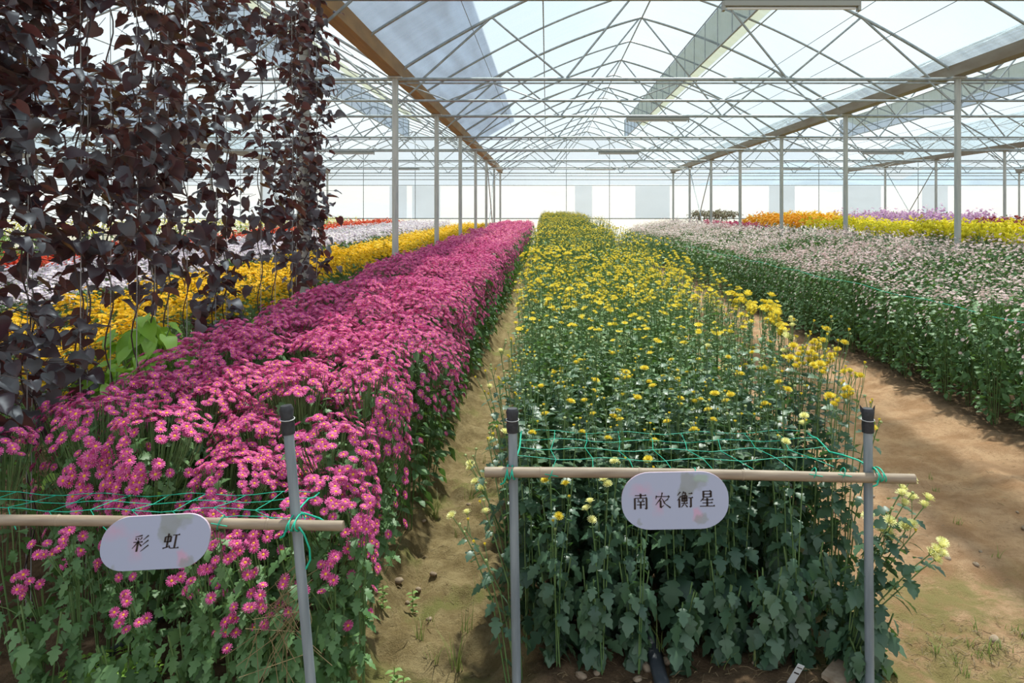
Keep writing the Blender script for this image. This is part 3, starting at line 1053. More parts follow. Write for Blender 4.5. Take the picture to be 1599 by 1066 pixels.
# lamps under the tie beams
lampr = bpy.data.objects.new('tube_lamp', None); COL.objects.link(lampr)
t = T(); box(t, -.60, .60, -.035, .035, -.075, -.03); t.obj('housing', ['lamp_body'], lampr)
t = T(); tube(t, [(-.57, 0, -.092), (.57, 0, -.092)], .013, 8); t.obj('lamp_tube', ['lamp_tube'], lampr)
for s in (-1, 1):
    t = T(); box(t, s * .60 - .012, s * .60 + .012, -.03, .03, -.115, -.03); t.obj('end_cap', ['lamp_body'], lampr)
index_kids()
first = True
for k in (-1, 0, 1):
    for i, dy in ((1, 'nearest'), (3, 'second'), (5, 'third'), (7, 'farthest')):
        x, y = 2.17 + 8 * k, YB[i]
        if not in_view(x, y, m=200): continue
        o = lampr if first else copy_tree(lampr); first = False
        o.location = (x, y, CH - (.0 if i != 1 else .0) + .0)
        tag(o, f'unlit fluorescent batten lamp under the {span_word(k)} roof beams, {dy} of its line', 'lamp', 'batten lamps under the roof beams')

# ------------------------------------------------------------------ flower beds
def rr(s): return random.Random(s)


def hfun(tab):
    ya = [a for a, b in tab]; za = [b for a, b in tab]
    return lambda y: float(np.interp(y, ya, za))


def mound_field(cell, seed, extra=()):
    rg = rr(seed)
    C = list(extra)
    for j in range(int(34 / cell[1]) + 1):
        for i in range(-14, 15):
            c = (i * cell[0] + (j % 2) * cell[0] * .5 + rg.uniform(-.2, .2) * cell[0], j * cell[1] + rg.uniform(-.2, .2) * cell[1], rg.uniform(.7, 1.15))
            if extra and c[1] < 3.9 and -2.3 < c[0] < -.3: continue
            C.append(c)
    A = np.array(C)
    rad = (cell[0] + cell[1]) * .5 * .78

    def f(x, y):
        d2 = ((A[:, 0] - x) ** 2 + (A[:, 1] - y) ** 2) / rad ** 2
        v = np.clip(1 - d2, 0, None) * A[:, 2]
        k = int(v.argmax())
        return float(v[k]), A[k, 0] - x, A[k, 1] - y, rad
    return f




def bed(name, xr, yr, sx, sy, hf, variants, labelf, cat, group, cap=300, tiers=((0, 1e9, 1),), jit=.3, lump=.06, lumps=1.6, skew=None, stuff=None, H0=1.0, edge=.0, hmul=None, rot=True, wj=.08, mounds=None, mamp=.16, tiltk=.35, lean=0.0, pick=None):
    """plants on a jittered grid. variants: {tier: {'mid': [..], 'left': [..], 'right': [..]}} objects or meshes;
    the nearest `cap` become objects, the rest one stuff mesh"""
    rg = random.Random(hash(name) % 1000 if False else sum(map(ord, name)))
    spots = []
    nxp = max(1, int(round((xr[1] - xr[0]) / sx)))
    nyp = int((yr[1] - yr[0]) / sy)
    for j in range(nyp):
        for i in range(nxp):
            x = xr[0] + (i + .5) * (xr[1] - xr[0]) / nxp + rg.uniform(-jit, jit) * sx
            y = yr[0] + (j + .5) * sy + rg.uniform(-jit, jit) * sy
            out = not in_view(x, y)
            if out and (stuff in (None, 'x') or not (-700 < px(x, y) < 2500)): continue
            pos = 'left' if i == 0 else ('right' if i == nxp - 1 else 'mid')
            if j == 0: pos = 'front' if pos == 'mid' else pos
            spots.append((y, x, i, j, pos, out))
    spots.sort()
    rest = T()
    first = {}
    c = -1
    for (y, x, i, j, pos, out) in spots:
        c += 0 if out else 1
        h = hf(y) * (1 if hmul is None else hmul(x, y)) + 2 * lump * float(vnoise(x * lumps + 3, y * lumps)) + rg.uniform(-.02, .02)
        gz = float(ground_z(x, y))
        tier = [tt for tt in tiers if y < tt[1]][0][0] if c < cap and not out else 'rest'
        vs = variants[tier]
        lst = vs.get(pos) or vs['mid']
        v = rg.choice(lst) if pick is None else lst[min(len(lst) - 1, int(max(0, .5 + pick * float(vnoise(x * 1.1 + 9, y * .8)) + rg.uniform(-.18, .18)) * len(lst)))]
        rz = 0.0 if pos in ('left', 'right', 'front') else (rg.uniform(0, 2 * PI) if rot else 0)
        if pos in ('left', 'right', 'front'): rz = rg.uniform(-.35, .35)
        sc = rg.uniform(1 - wj, 1 + wj)
        tx = ty = 0.0
        if mounds:
            mv, dx, dy, rad = mounds(x, y)
            h += mamp * (mv - .45)
            ty = -dx / rad * tiltk; tx = dy / rad * tiltk
            if pos == 'right' or pos == 'left': ty *= .4
            tx = max(-.3, min(.3, tx)); ty = max(-.3, min(.3, ty))
        if lean and pos == 'right': ty += lean * rg.uniform(.3, 1.3)
        if lean and pos == 'left': ty -= lean * rg.uniform(.0, 1.0)
        if tier == 'rest':
            m = np.array(Matrix.Translation((x, y, gz)) @ Matrix.Rotation(ty, 4, 'Y') @ Matrix.Rotation(tx, 4, 'X') @ Matrix.Rotation(rz, 4, 'Z') @ Matrix.Diagonal((sc, sc, (h - gz) / H0, 1)))
            rest.put(v, m)
            continue
        if isinstance(v, bpy.types.Mesh):
            o = link(name, v)
        elif v.name not in first:
            first[v.name] = 1; o = v
        else:
            o = copy_tree(v)
        o.location = (x, y, gz)
        o.rotation_euler = (Matrix.Rotation(ty, 4, 'Y') @ Matrix.Rotation(tx, 4, 'X') @ Matrix.Rotation(rz, 4, 'Z')).to_euler()
        o.scale = (sc, sc, (h - gz) / H0)
        tag(o, labelf(i, j, nxp, x, y), cat, group)
    if rest.n:
        ro = rest.obj(name + '_mass', variants['mats'])
        tag(ro, stuff, cat, group, 'stuff')
    # unused prototypes are removed so nothing stands at the origin
    for tr_ in variants.values():
        if isinstance(tr_, dict):
            for lst in tr_.values():
                for v in lst:
                    if isinstance(v, bpy.types.Object) and v.name not in first:
                        for ch in list(v.children_recursive): bpy.data.objects.remove(ch)
                        bpy.data.objects.remove(v)




# ---- magenta bed
PM = ['pink', 'pink_c', 'leaf_mid', 'stem', 'bud']
HP = {'flower': head_meshes('pink', 'daisy', 'pink', 'pink_c'), 'daisy': True}
PH = .92


def pk(seed, lod, side=None, n=None, **kw):
    nfl = n or {0: 130, 1: 96, 2: 48}[lod]
    return spray_plant(rr(seed), PH, .155, nfl, {0: .0175, 1: .0185, 2: .025}[lod], .055, {0: 150, 1: 70, 2: 16}[lod], {0: .050, 1: .06, 2: .10}[lod], side, lod, **kw)


def pk_mesh(seed, lod, side=None, **kw):
    return one_mesh('chrysanthemum_plant', pk(seed, lod, side, **kw), DAISY, PM, lod)


v_pink = {
    'near': {'mid': [parted_plant('chrysanthemum_plant', pk(s, 0), HP, PM) for s in (1, 2)],
             'left': [parted_plant('chrysanthemum_plant', pk(5, 0, PI), HP, PM)],
             'right': [parted_plant('chrysanthemum_plant', pk(6, 0, -.4, 150, sidep=.5, drp=.20), HP, PM)],
             'front': [parted_plant('chrysanthemum_plant', pk(8, 0, -PI / 2, 155, sidep=.5, drp=.22), HP, PM)]},
    'mid': {'mid': [pk_mesh(10 + s, 1).mesh('chrysanthemum_plant', PM) for s in range(4)],
            'left': [pk_mesh(20, 1, PI).mesh('chrysanthemum_plant', PM)],
            'right': [pk_mesh(21 + s, 1, -.3).mesh('chrysanthemum_plant', PM) for s in range(2)]},
    'rest': {'mid': [pk_mesh(30 + s, 2) for s in range(4)], 'right': [pk_mesh(36, 2, -.3)]},
    'mats': PM}
index_kids()
h_pink = hfun([(2.7, .78), (3.3, .82), (5, .93), (10, 1.02), (20, 1.14), (34, 1.25)])


def lab_pink(i, j, n, x, y):
    if j == 0:
        return f'magenta chrysanthemum plant in the front row behind the left name sign, {["first", "second", "third", "fourth", "fifth", "sixth", "seventh"][i]} from the left'
    if i == n - 1: return 'magenta daisy-flowered chrysanthemum plant on the edge of the bed beside the trodden earth path'
    if i == 0: return 'purplish-magenta chrysanthemum plant on the outer edge of the bed next to the post row'
    return 'magenta daisy-flowered chrysanthemum plant inside the long bed left of the trodden path'


bed('chrysanthemum_plant', (-1.95, -.70), (2.62, 34), .205, .22, h_pink, v_pink, lab_pink, 'flowering plant', 'magenta chrysanthemums in the bed left of the path',
    tiers=(('near', 3.75), ('mid', 1e9)), lump=.02, lumps=2.1, mounds=mound_field((.62, .66), 9, ((-1.62, 2.80, 1.25), (-.80, 3.15, 1.25), (-1.25, 3.45, .9), (-1.75, 3.75, .9), (-.98, 2.62, .45))), mamp=.25, stuff='far magenta chrysanthemums filling the left bed towards the end wall', H0=PH)

# ---- yellow bed in the middle
YM = ['yellow', 'bud', 'leaf_dark', 'stem', 'bud']
YM2 = ['yellow', 'bud', 'leaf_spring', 'stem', 'bud']
YM1 = ['yellow', 'bud', 'leaf_mid', 'stem', 'bud']
HY = {'flower': head_meshes('yel', 'pom', 'yellow', 'bud'), 'half': head_meshes('yelh', 'half', 'yellow', 'bud')}
HC = {'flower': head_meshes('cre', 'pom', 'cream', 'bud'), 'half': head_meshes('yelh', 'half', 'yellow', 'bud')}
YH = 1.15


def yk(seed, lod, opn, nst=3, nl=None, **kw):
    return tall_plant(rr(seed), YH, nst, .075, opn, {0: .0165, 1: .0175, 2: .020}[lod] * (1.15 if nst > 3 else 1), nl or {0: 27, 1: 22, 2: 6}[lod], {0: .075, 1: .078, 2: .12}[lod], lod, **kw)


def yk_mesh(seed, lod, opn, mats=YM, **kw):
    return one_mesh('chrysanthemum_plant', yk(seed, lod, opn, **kw), POM, mats, lod)


v_yel = {
    'near': {'mid': [parted_plant('tall_chrysanthemum_plant', yk(40 + s, 0, .10), HY, YM) for s in range(2)] +
                    [parted_plant('tall_chrysanthemum_plant', yk(43, 0, .15), HC, YM)],
             'front': [parted_plant('tall_chrysanthemum_plant', yk(44 + s, 0, .28, skirt=1.35), (HY, HC)[s % 2], YM) for s in range(2)],
             'left': [parted_plant('tall_chrysanthemum_plant', yk(46, 0, .2), HC, YM)],
             'right': [parted_plant('tall_chrysanthemum_plant', yk(48, 0, .55, 5), HY, YM), parted_plant('tall_chrysanthemum_plant', yk(49, 0, .5, 5), HC, YM)]},
    'mid': {'mid': [yk_mesh(50 + s, 1, .08 + .07 * s).mesh('tall_chrysanthemum_plant', YM1) for s in range(5)],
            'right': [yk_mesh(56 + s, 1, .6, nst=4).mesh('tall_chrysanthemum_plant', YM1) for s in range(2)]},
    'mid2': {'mid': [yk_mesh(60 + s, 1, .12 + .12 * s).mesh('tall_chrysanthemum_plant', YM2) for s in range(5)]},
    'rest': {'mid': [yk_mesh(70 + s, 2, o) for s, o in enumerate((.04, .10, .18, .30))]},
    'mats': YM2}
index_kids()
h_yel = hfun([(2.7, .86), (3.1, .98), (3.5, 1.08), (5, 1.22), (8, 1.31), (12, 1.40), (20, 1.54), (34, 1.70)])


def lab_yel(i, j, n, x, y):
    if j == 0:
        return f'tall yellow chrysanthemum plant in the front row behind the bamboo rail, {ORD[i] if i else "first"} from the left'
    if i == 0: return 'tall yellow chrysanthemum plant on the left edge of the middle bed beside the trodden path'
    if i == n - 1: return 'tall yellow chrysanthemum plant with open heads on the right edge of the middle bed'
    return 'tall leafy chrysanthemum plant with yellow buds inside the middle bed'


bed('tall_chrysanthemum_plant', (-.13, 1.16), (2.85, 33.5), .14, .14, h_yel, v_yel, lab_yel, 'flowering plant', 'yellow chrysanthemums in the middle bed',
    tiers=(('near', 3.55), ('mid', 4.6), ('mid2', 1e9)), lump=.05, lumps=1.3, lean=.06, pick=1.1, hmul=lambda x, y: 1 + float(np.interp(y, [3, 4.5], [1, 0])) * float(np.interp(x, [.0, .5, .85, 1.1], [.0, -.06, .04, .15])), stuff='far yellow chrysanthemums filling the middle bed towards the end wall', H0=YH)

# ---- pale pink bed on the right
AM = ['pale', 'cream', 'leaf_mid', 'stem', 'bud_pale']
AH = 1.1


def ak(seed, lod, side=None, fm=1.0, **kw):
    return one_mesh('p', spray_plant(rr(seed), AH, .16, int({1: 62, 2: 28}[lod] * fm), {1: .0155, 2: .021}[lod], .05, {1: 115, 2: 26}[lod], {1: .065, 2: .10}[lod], side, lod, jitter=.035, budf=.38, tuft=.07, **kw), DAISY, AM, lod)


v_pale = {
    'mid': {'mid': [ak(80 + s, 1, None, .30 + .24 * s).mesh('bushy_chrysanthemum_plant', AM) for s in range(4)],
            'left': [ak(90 + s, 1, PI).mesh('bushy_chrysanthemum_plant', AM) for s in range(3)]},
    'rest': {'mid': [ak(95 + s, 2, None, .4 + .35 * s) for s in range(3)], 'left': [ak(99, 2, PI)]},
    'mats': AM}


def lab_pale(i, j, n, x, y):
    if i == 0: return 'dark-leaved pale pink chrysanthemum plant facing the sandy path on the right'
    return 'pale pink small-flowered chrysanthemum plant in the wide bed right of the sandy path'


bed('bushy_chrysanthemum_plant', (3.50, 5.60), (4.4, 33.5), .24, .24, hfun([(4, 1.12), (10, 1.2), (34, 1.34)]), v_pale, lab_pale, 'flowering plant', 'pale pink chrysanthemums in the right bed',
    tiers=(('mid', 1e9),), lump=.09, lumps=1.2, pick=1.3, stuff='far pale pink chrysanthemums filling the right bed towards the end wall', H0=AH,
    hmul=lambda x, y: float(np.interp(x, [3.5, 3.9, 4.6, 5.6], [.78, .90, 1.0, 1.12])))


# ---- other beds
def simple_bed(name, petal, centre, leaf, xr, yr, sp, hf, label, group, stuff, seed, nfl=46, fr=.022, nleaf=30, cap=300, H=1.0, budf=.05, near_lod=1, lump=.05):
    mats = [petal, centre, leaf, 'stem', 'bud']
    mk = lambda s, lod: one_mesh('p', spray_plant(rr(s), H, sp * .72, nfl if lod == 1 else int(nfl * .55), fr * (1 if lod == 1 else 1.35), .07, nleaf if lod == 1 else 12, .065 if lod == 1 else .10, None, lod, budf=budf, jitter=.03, tuft=.04), DAISY, mats, lod)
    v = {'n': {'mid': [mk(seed + s, near_lod).mesh(name, mats) for s in range(3)]}, 'f': {'mid': [mk(seed + 5 + s, 2).mesh(name, mats) for s in range(3)]},
         'rest': {'mid': [mk(seed + 5 + s, 2) for s in range(3)]}, 'mats': mats}
    bed(name, xr, yr, sp, sp, hf, v, lambda i, j, n, x, y: label, 'flowering plant', group, cap=cap, tiers=(('n', 13), ('f', 1e9)), stuff=stuff, H0=H, lump=lump, mounds=mound_field((.8, .8), seed), mamp=.14, tiltk=.2)


simple_bed('golden_chrysanthemum_plant', 'gold', 'gold_c', 'leaf_mid', (-3.65, -2.45), (2.9, 33.5), .27, hfun([(3, .84), (6, .97), (12, 1.05), (34, 1.22)]),
           'golden-yellow chrysanthemum plant in the bed behind the vine curtain and post row', 'golden chrysanthemums behind the post row',
           'far golden chrysanthemums in the bed left of the posts', 200, nfl=70, fr=.020)
simple_bed('lilac_chrysanthemum_plant', 'lilac', 'cream', 'leaf_mid', (-6.0, -4.25), (4.5, 33.5), .31, hfun([(5, .93), (9, 1.04), (12, 1.12), (20, 1.22), (34, 1.32)]),
           'white-lilac chrysanthemum plant in the bed beyond the golden flowers', 'white-lilac chrysanthemums left of the golden bed',
           'far white-lilac chrysanthemums beyond the golden bed', 220, nfl=80, fr=.022)
simple_bed('red_chrysanthemum_plant', 'red', 'gold_c', 'leaf_mid', (-7.6, -6.4), (8, 33.5), .34, hfun([(8, .98), (12, 1.09), (20, 1.22), (34, 1.36)]),
           'bright red chrysanthemum plant in the narrow strip behind the white-lilac flowers', 'red chrysanthemums behind the lilac bed', 'far red chrysanthemums', 240, nfl=80, fr=.026)
simple_bed('green_bud_chrysanthemum_plant', 'lemon', 'bud', 'leaf_light', (-10.0, -8.2), (9, 33.5), .42, hfun([(5, 1.45), (34, 1.50)]),
           'light green chrysanthemum plant, hardly in flower, in the far left bed', 'green budding chrysanthemums at the far left', 'far green budding chrysanthemums', 260, nfl=40, fr=.016, nleaf=110, budf=.6)
simple_bed('lemon_chrysanthemum_plant', 'lemon', 'gold', 'leaf_mid', (6.25, 7.6), (8.5, 18.5), .30, hfun([(8, 1.40), (20, 1.50)]),
           'bright yellow chrysanthemum plant behind the posts right of the pale pink bed', 'bright yellow chrysanthemums in the right-hand span', 'x', 280, nfl=80, fr=.024)
simple_bed('orange_chrysanthemum_plant', 'orange', 'gold', 'leaf_mid', (6.25, 7.2), (18.6, 24.0), .33, hfun([(8, 1.50), (24, 1.56)]),
           'orange and yellow chrysanthemum plant between the bright yellow and magenta patches on the right', 'orange chrysanthemums in the right-hand span', 'x', 300, nfl=80, fr=.026)
simple_bed('yellow_patch_chrysanthemum_plant', 'gold', 'gold_c', 'leaf_mid', (7.2, 8.1), (19.5, 25.0), .33, hfun([(8, 1.58), (24, 1.62)]),
           'golden chrysanthemum plant at the back of the orange patch on the right', 'golden chrysanthemums behind the orange patch', 'x', 305, nfl=80, fr=.026)
simple_bed('crimson_chrysanthemum_plant', 'pink_dk', 'gold_c', 'leaf_mid', (6.25, 7.6), (25.5, 30.5), .36, hfun([(25, 1.30), (32, 1.34)]),
           'deep magenta chrysanthemum plant in the distant patch right of the pale bed', 'deep magenta chrysanthemums in the distance', 'x', 310, nfl=80, fr=.028)
simple_bed('purple_chrysanthemum_plant', 'purple', 'cream', 'leaf_mid', (8.6, 10.0), (16.0, 23.0), .36, hfun([(16, 1.60), (23, 1.68)]),
           'light purple chrysanthemum plant behind the bright yellow bed on the right', 'light purple chrysanthemums in the right-hand span', 'x', 320, nfl=80, fr=.028)
simple_bed('wine_red_chrysanthemum_plant', 'wine', 'gold_c', 'leaf_mid', (8.6, 10.0), (12.0, 15.8), .36, hfun([(12, 1.50), (23, 1.55)]),
           'wine-red chrysanthemum plant at the right end beyond the bright yellow bed', 'wine-red chrysanthemums in the right-hand span', 'x', 330, nfl=70, fr=.026)
simple_bed('brown_green_chrysanthemum_plant', 'rustbush', 'bud', 'rustbush', (6.4, 8.0), (30.7, 33.8), .38, hfun([(25, 1.68), (34, 1.74)]),
           'dull brown-green bushy plant against the end wall, right of the pale bed', 'brown-green bushes by the end wall', 'x', 340, nfl=60, fr=.03, nleaf=60)
simple_bed('cream_chrysanthemum_plant', 'cream', 'bud', 'leaf_light', (8.0, 9.0), (27.5, 31.0), .36, hfun([(25, 1.56), (34, 1.60)]),
           'cream-flowered leafy plant beside the brown-green bushes in the distance', 'cream flowers in the distance', 'x', 350, nfl=50, fr=.028, nleaf=60)

# ------------------------------------------------------------------ purple vine curtain beside the posts
HEART = [heart_t(.3, .25), heart_t(.15, .5), heart_t(.55, .15)]
VX = -2.10


def vine_density(x, y):
    """share of leaf cover wanted at a place of the curtain, from height and distance along it"""
    d = 1.0
    if x < 130: d = .95 if y < 430 else .6
    if 125 < x < 205 and 10 < y < 105: d = .10
    if 130 < x < 215 and 100 < y < 420: d = .9
    if 200 <= x < 300: d = .95 if y < 330 else .6
    if 200 < x < 260 and y < 180: d = .7
    if 290 <= x < 400: d = 1.15 if y < 40 else 1.0
    if 300 < x < 380 and y > 60: d = .9
    if 375 < x < 462: d = .9 if 15 < y < 75 else .32
    if 375 < x < 470 and y > 195: d = .85
    if x > 462: d = .75
    if 140 < x < 300 and y > 425: d = .22
    if x < 130 and 395 < y < 500: d = .38
    if x < 150 and y > 500: d = .8
    if x > 260 and y > 520: d = 0
    if x > 150 and y > 560: d = 0
    if 155 < x < 300 and y > 470: d = .04
    if 395 < x < 462 and y > 405: d = .1
    if x > 385 and y > 450: d = 0
    if x <= 150 and y > 650 + (130 - x) * .5: d = 0
    return d


vy = [2.62, 2.72, 2.82, 2.92, 3.03, 3.15, 3.28, 3.42, 3.58, 3.75, 3.93, 4.12, 4.33, 4.56, 4.8, 5.05, 5.32, 5.6, 5.9, 6.2, 6.5]
VINE_LABEL = [f'dark purple heart-leaved vine in the hanging curtain, {w} strand before the vine-covered post' for w in
              ('first', 'second', 'third', 'fourth', 'fifth', 'sixth', 'seventh', 'eighth', 'ninth', 'tenth', 'eleventh', 'twelfth', 'thirteenth', 'fourteenth', 'fifteenth',
               'sixteenth', 'seventeenth', 'eighteenth', 'nineteenth', 'twentieth', 'last')]
for i, y0 in enumerate(vy):
    rg = rr(500 + i)
    x0 = VX + rg.uniform(-.10, .10)
    gz = float(ground_z(x0, y0))
    t = T(); tube(t, [(x0, y0, gz), (x0 + .01, y0, 1.8), (x0, y0, 4.6 if False else CH + .02)], .0022, 4)
    tag(t.obj('support_string', ['twine']), 'pale upright twine carrying the purple climbing vines', 'string', 'twines of the vine curtain')
    v = thing('climbing_vine', VINE_LABEL[len(vy) - 1 - i], 'climbing plant', (x0, y0, gz), group='purple climbing vines of the curtain')
    st, lf = T(), T()
    pts = []
    for k in range(60):
        z = (CH - gz) * k / 59
        pts.append((.018 * math.cos(k * .9), .018 * math.sin(k * .9), z))
    tube(st, pts, .0035, 4, 0, False)
    n = int(300 if i < 8 else 270)
    for k in range(n):
        z = rg.uniform(.25, CH - .03 - gz)
        a = rg.uniform(0, 2 * PI)
        rad = abs(rg.gauss(0, .09)) + .02
        p = Vector((math.cos(a) * rad, math.sin(a) * rad * 1.2, z))
        wy = y0 + p.y
        sx_, sy_ = px(x0 + p.x, wy), 335 + 1170 * (CAM_H - z - gz) / wy
        if rg.random() > vine_density(sx_, sy_): continue
        s = rg.uniform(.045, .092) * (.92 if i < 7 else 1.05)
        b = Vector((p.x * .3, p.y * .3, z + rg.uniform(.0, .05)))
        tube(st, [b, p], .0016, 3, 0, False)
        d = (math.cos(a) + rg.gauss(0, .4), math.sin(a) + rg.gauss(0, .4) - .15, rg.uniform(-1.05, .25))
        lf.put(rg.choice(HEART), leaf_dir_mat(p, d, s, rg.gauss(0, .45)), 0)
    # side shoots that wander between the strings
    for k in range(3):
        z = rg.uniform(1.0, 3.2); dy = rg.choice((-1, 1)) * rg.uniform(.15, .35)
        P = [Vector((0, 0, z)), Vector((.05, dy * .5, z - .08)), Vector((.08, dy, z - .02))]
        sx_, sy_ = px(x0, y0 + dy), 335 + 1170 * (CAM_H - z - gz) / (y0 + dy)
        if vine_density(sx_, sy_) < .3: continue
        tube(st, P, .0022, 4, 0, False)
        for m_ in range(5):
            p = P[1].lerp(P[2], m_ / 4)
            lf.put(rg.choice(HEART), leaf_dir_mat(p, (rg.gauss(0, 1), rg.gauss(0, 1), -1), rg.uniform(.05, .09)), 0)
    st.obj('stem', ['vine_stem'], v)
    if lf.n: lf.obj('foliage', ['vine_leaf'], v)

# vine on the post
v = thing('climbing_vine', 'dark purple vine wound round the steel post at the edge of the curtain', 'climbing plant', (GUT[3], YB[1], -.05))
rg = rr(77)
st, lf = T(), T()
tube(st, [(.055 * math.cos(k * .5), .055 * math.sin(k * .5), .3 + 3.1 * k / 70) for k in range(71)], .004, 4, 0, False)
for k in range(430):
    z = rg.uniform(1.05, 3.5)
    if rg.random() > .35 + .65 * abs(math.sin(z * 2.3 + .4)): continue
    a = rg.uniform(0, 2 * PI); rad = .06 + abs(rg.gauss(0, .085))
    p = Vector((math.cos(a) * rad, math.sin(a) * rad, z))
    lf.put(rg.choice(HEART), leaf_dir_mat(p, (math.cos(a), math.sin(a) - .3, rg.uniform(-1.2, .2)), rg.uniform(.05, .095), rg.gauss(0, .4)), 0)
    tube(st, [(p.x * .4, p.y * .4, z + .02), p], .0014, 3, 0, False)
st.obj('stem', ['vine_stem'], v); lf.obj('foliage', ['vine_leaf'], v)

# lime green leafy plants at the foot of the vines
for (x, y, h, n, s, lab) in ((-2.12, 3.95, 1.17, 200, .115, 'lime-green broad-leaved plant glowing at the foot of the purple vines'),
                             (-2.06, 3.55, .98, 90, .105, 'low lime-green plant in front of the larger lime one by the vines'),
                             (-2.05, 6.15, 1.02, 110, .095, 'small lime-green plant at the foot of the vine-covered post'),
                             (-2.1, 5.6, .95, 60, .10, 'small lime-green plant between the vine strings and the covered post')):
    v = thing('lime_leaf_plant', lab, 'leafy plant', (x, y, -.04))
    rg = rr(int(h * 1000) + n)
    st, lf = T(), T()
    for k in range(n):
        a = rg.uniform(0, 2 * PI); r_ = rg.uniform(.02, .20)
        z = h * rg.uniform(.35, 1) * (1 - r_ * .45)
        p = Vector((r_ * math.cos(a), r_ * 1.3 * math.sin(a), z))
        if k % 3 == 0: tube(st, [(0, 0, z * .3), (p.x * .4, p.y * .4, z * .8), p], .003, 4, 0, False)
        t2 = rg.choice([HEART[0], HEART[1]])
        m_ = leaf_dir_mat(p, (math.cos(a), math.sin(a) - .3, rg.uniform(-1.0, .1)), s * rg.uniform(.6, 1.25), rg.gauss(0, .3)) @ np.diag([1, .75, 1, 1])
        lf.put(t2, m_, 0)
    tube(st, [(0, 0, -.03), (.01, 0, h * .8)], .006, 5, 0, False)
    st.obj('stem', ['stem'], v); lf.obj('foliage', ['lime_leaf'], v)


# ------------------------------------------------------------------ rails, stakes, ties
def stake(top, foot, r, lab, jag=False):
    o = thing('metal_stake', lab, 'stake', foot)
    d = Vector(top) - Vector(foot)
    t = T(); tube(t, [(0, 0, -.05), tuple(d)], r, 12); t.obj('tube', ['stake'], o)
    t = T(); u = d.normalized(); L = d.length
    P = [u * (L - .075), u * (L - .05), u * (L - .03), u * (L - .006), u * (L + .006)]
    tube(t, P, [r * 1.28, r * 1.35, r * 1.22, r * 1.42, r * 1.1], 12)
    if jag:
        for a, b in ((-1.6, .016), (1.5, .014), (.2, .004)):
            q_ = u * (L + .004); t.add([tuple(q_ + Vector((a * r * .3, -.002, -.01))), tuple(q_ + Vector((a * r * 1.0, 0, -.012))), tuple(q_ + Vector((a * r * 1.15, .002, b)))], [(0, 1, 2)])
    t.obj('black_tape_cap', ['tape'], o)
    t = T()
    c = u * (L - .032)
    tube(t, [c + Vector((math.cos(a) * r * 1.42, math.sin(a) * r * 1.42, .002 * math.sin(a))) for a in np.linspace(0, 2 * PI, 13)], .0013, 5, 0, False)
    t.obj('cable_tie', ['tie_white'], o)
    return o


def wpt(pxx, pyy, y):
    return ((pxx - 854) * y / 1170, y, CAM_H - (pyy - 335) * y / 1170)


def bamboo(a, b, r, lab, bulge=.0):
    o = thing('bamboo_rail', lab, 'pole', a)
    a, b = Vector(a), Vector(b)
    d = b - a; n = 48
    P = []; Rr = []
    for i in range(n + 1):
        f = i / n
        P.append(d * f + Vector((0, 0, .004 * math.sin(f * PI * 1.3))))
        Rr.append(r * (1 - .05 * f))
    t = T(); tube(t, P, Rr, 14); t.obj('cane', ['bamboo'], o)
    t = T()
    for f in (.13, .36, .6, .83):
        c = d * f + Vector((0, 0, .004 * math.sin(f * PI * 1.3))); u = d.normalized()
        tube(t, [c - u * .004, c - u * .0015, c + u * .0015, c + u * .004], [r * 1.0, r * 1.06, r * 1.06, r * .98], 14, 0, False)
    t.obj('node_ring', ['bamboo'], o)
    return o


YC = 2.50
YL = 2.09
bamboo(wpt(757, 737, YC), wpt(1428, 746, YC), .0172, 'horizontal bamboo pole across the front of the middle yellow bed')
bamboo(wpt(-160, 812, YL), wpt(536, 819, YL), .0150, 'horizontal bamboo pole across the front of the magenta bed')


def foot(top, bot, y):
    a, b = Vector(wpt(*top, y)), Vector(wpt(*bot, y))
    f = a.z / (a.z - b.z)
    p = a.lerp(b, f + .02)
    return tuple(a), tuple(p)


a, b = foot((800, 640), (807, 1066), YC + .034); stake(a, b, .0155, 'grey metal stake with black tape top at the left end of the yellow-bed rail')
a, b = foot((1355, 640), (1358, 1066), YC + .034); stake(a, b, .0152, 'grey metal stake with torn black tape top by the sandy path', True)
a, b = foot((447, 636), (487, 1066), YL + .030); stake(a, b, .0142, 'leaning grey metal stake with black tape top at the magenta-bed rail')


def loop(t, c, rx, rz_, n=14, r=.0022, ry=None, tilt=0):
    ry = ry or rx
    tube(t, [(c[0] + tilt * math.sin(a_) * rx, c[1] + math.cos(a_) * ry, c[2] + math.sin(a_) * rz_) for a_ in np.linspace(0, 2 * PI, n)], r, 5, 0, False)


def tie(pxx, pyy, y, lab, r=.020, extra=None):
    c = wpt(pxx, pyy, y)
    t = T()
    for k in range(4):
        loop(t, (c[0] - .012 + .008 * k, c[1] + .012, c[2]), r, r, ry=.042, tilt=.25 * (-1) ** k)
    tube(t, [(c[0] - .01, c[1] - .025, c[2]), (c[0] - .018, c[1] - .03, c[2] - .02), (c[0] - .03, c[1] - .024, c[2] - .028)], .003, 5)
    if extra:
        tube(t, [(c[0] + dx, c[1] - .02, c[2] + dz) for dx, dz in extra], .0028, 5)
    tag(t.obj('twine_tie', ['net']), lab, 'knot', 'green twine ties on the rails')


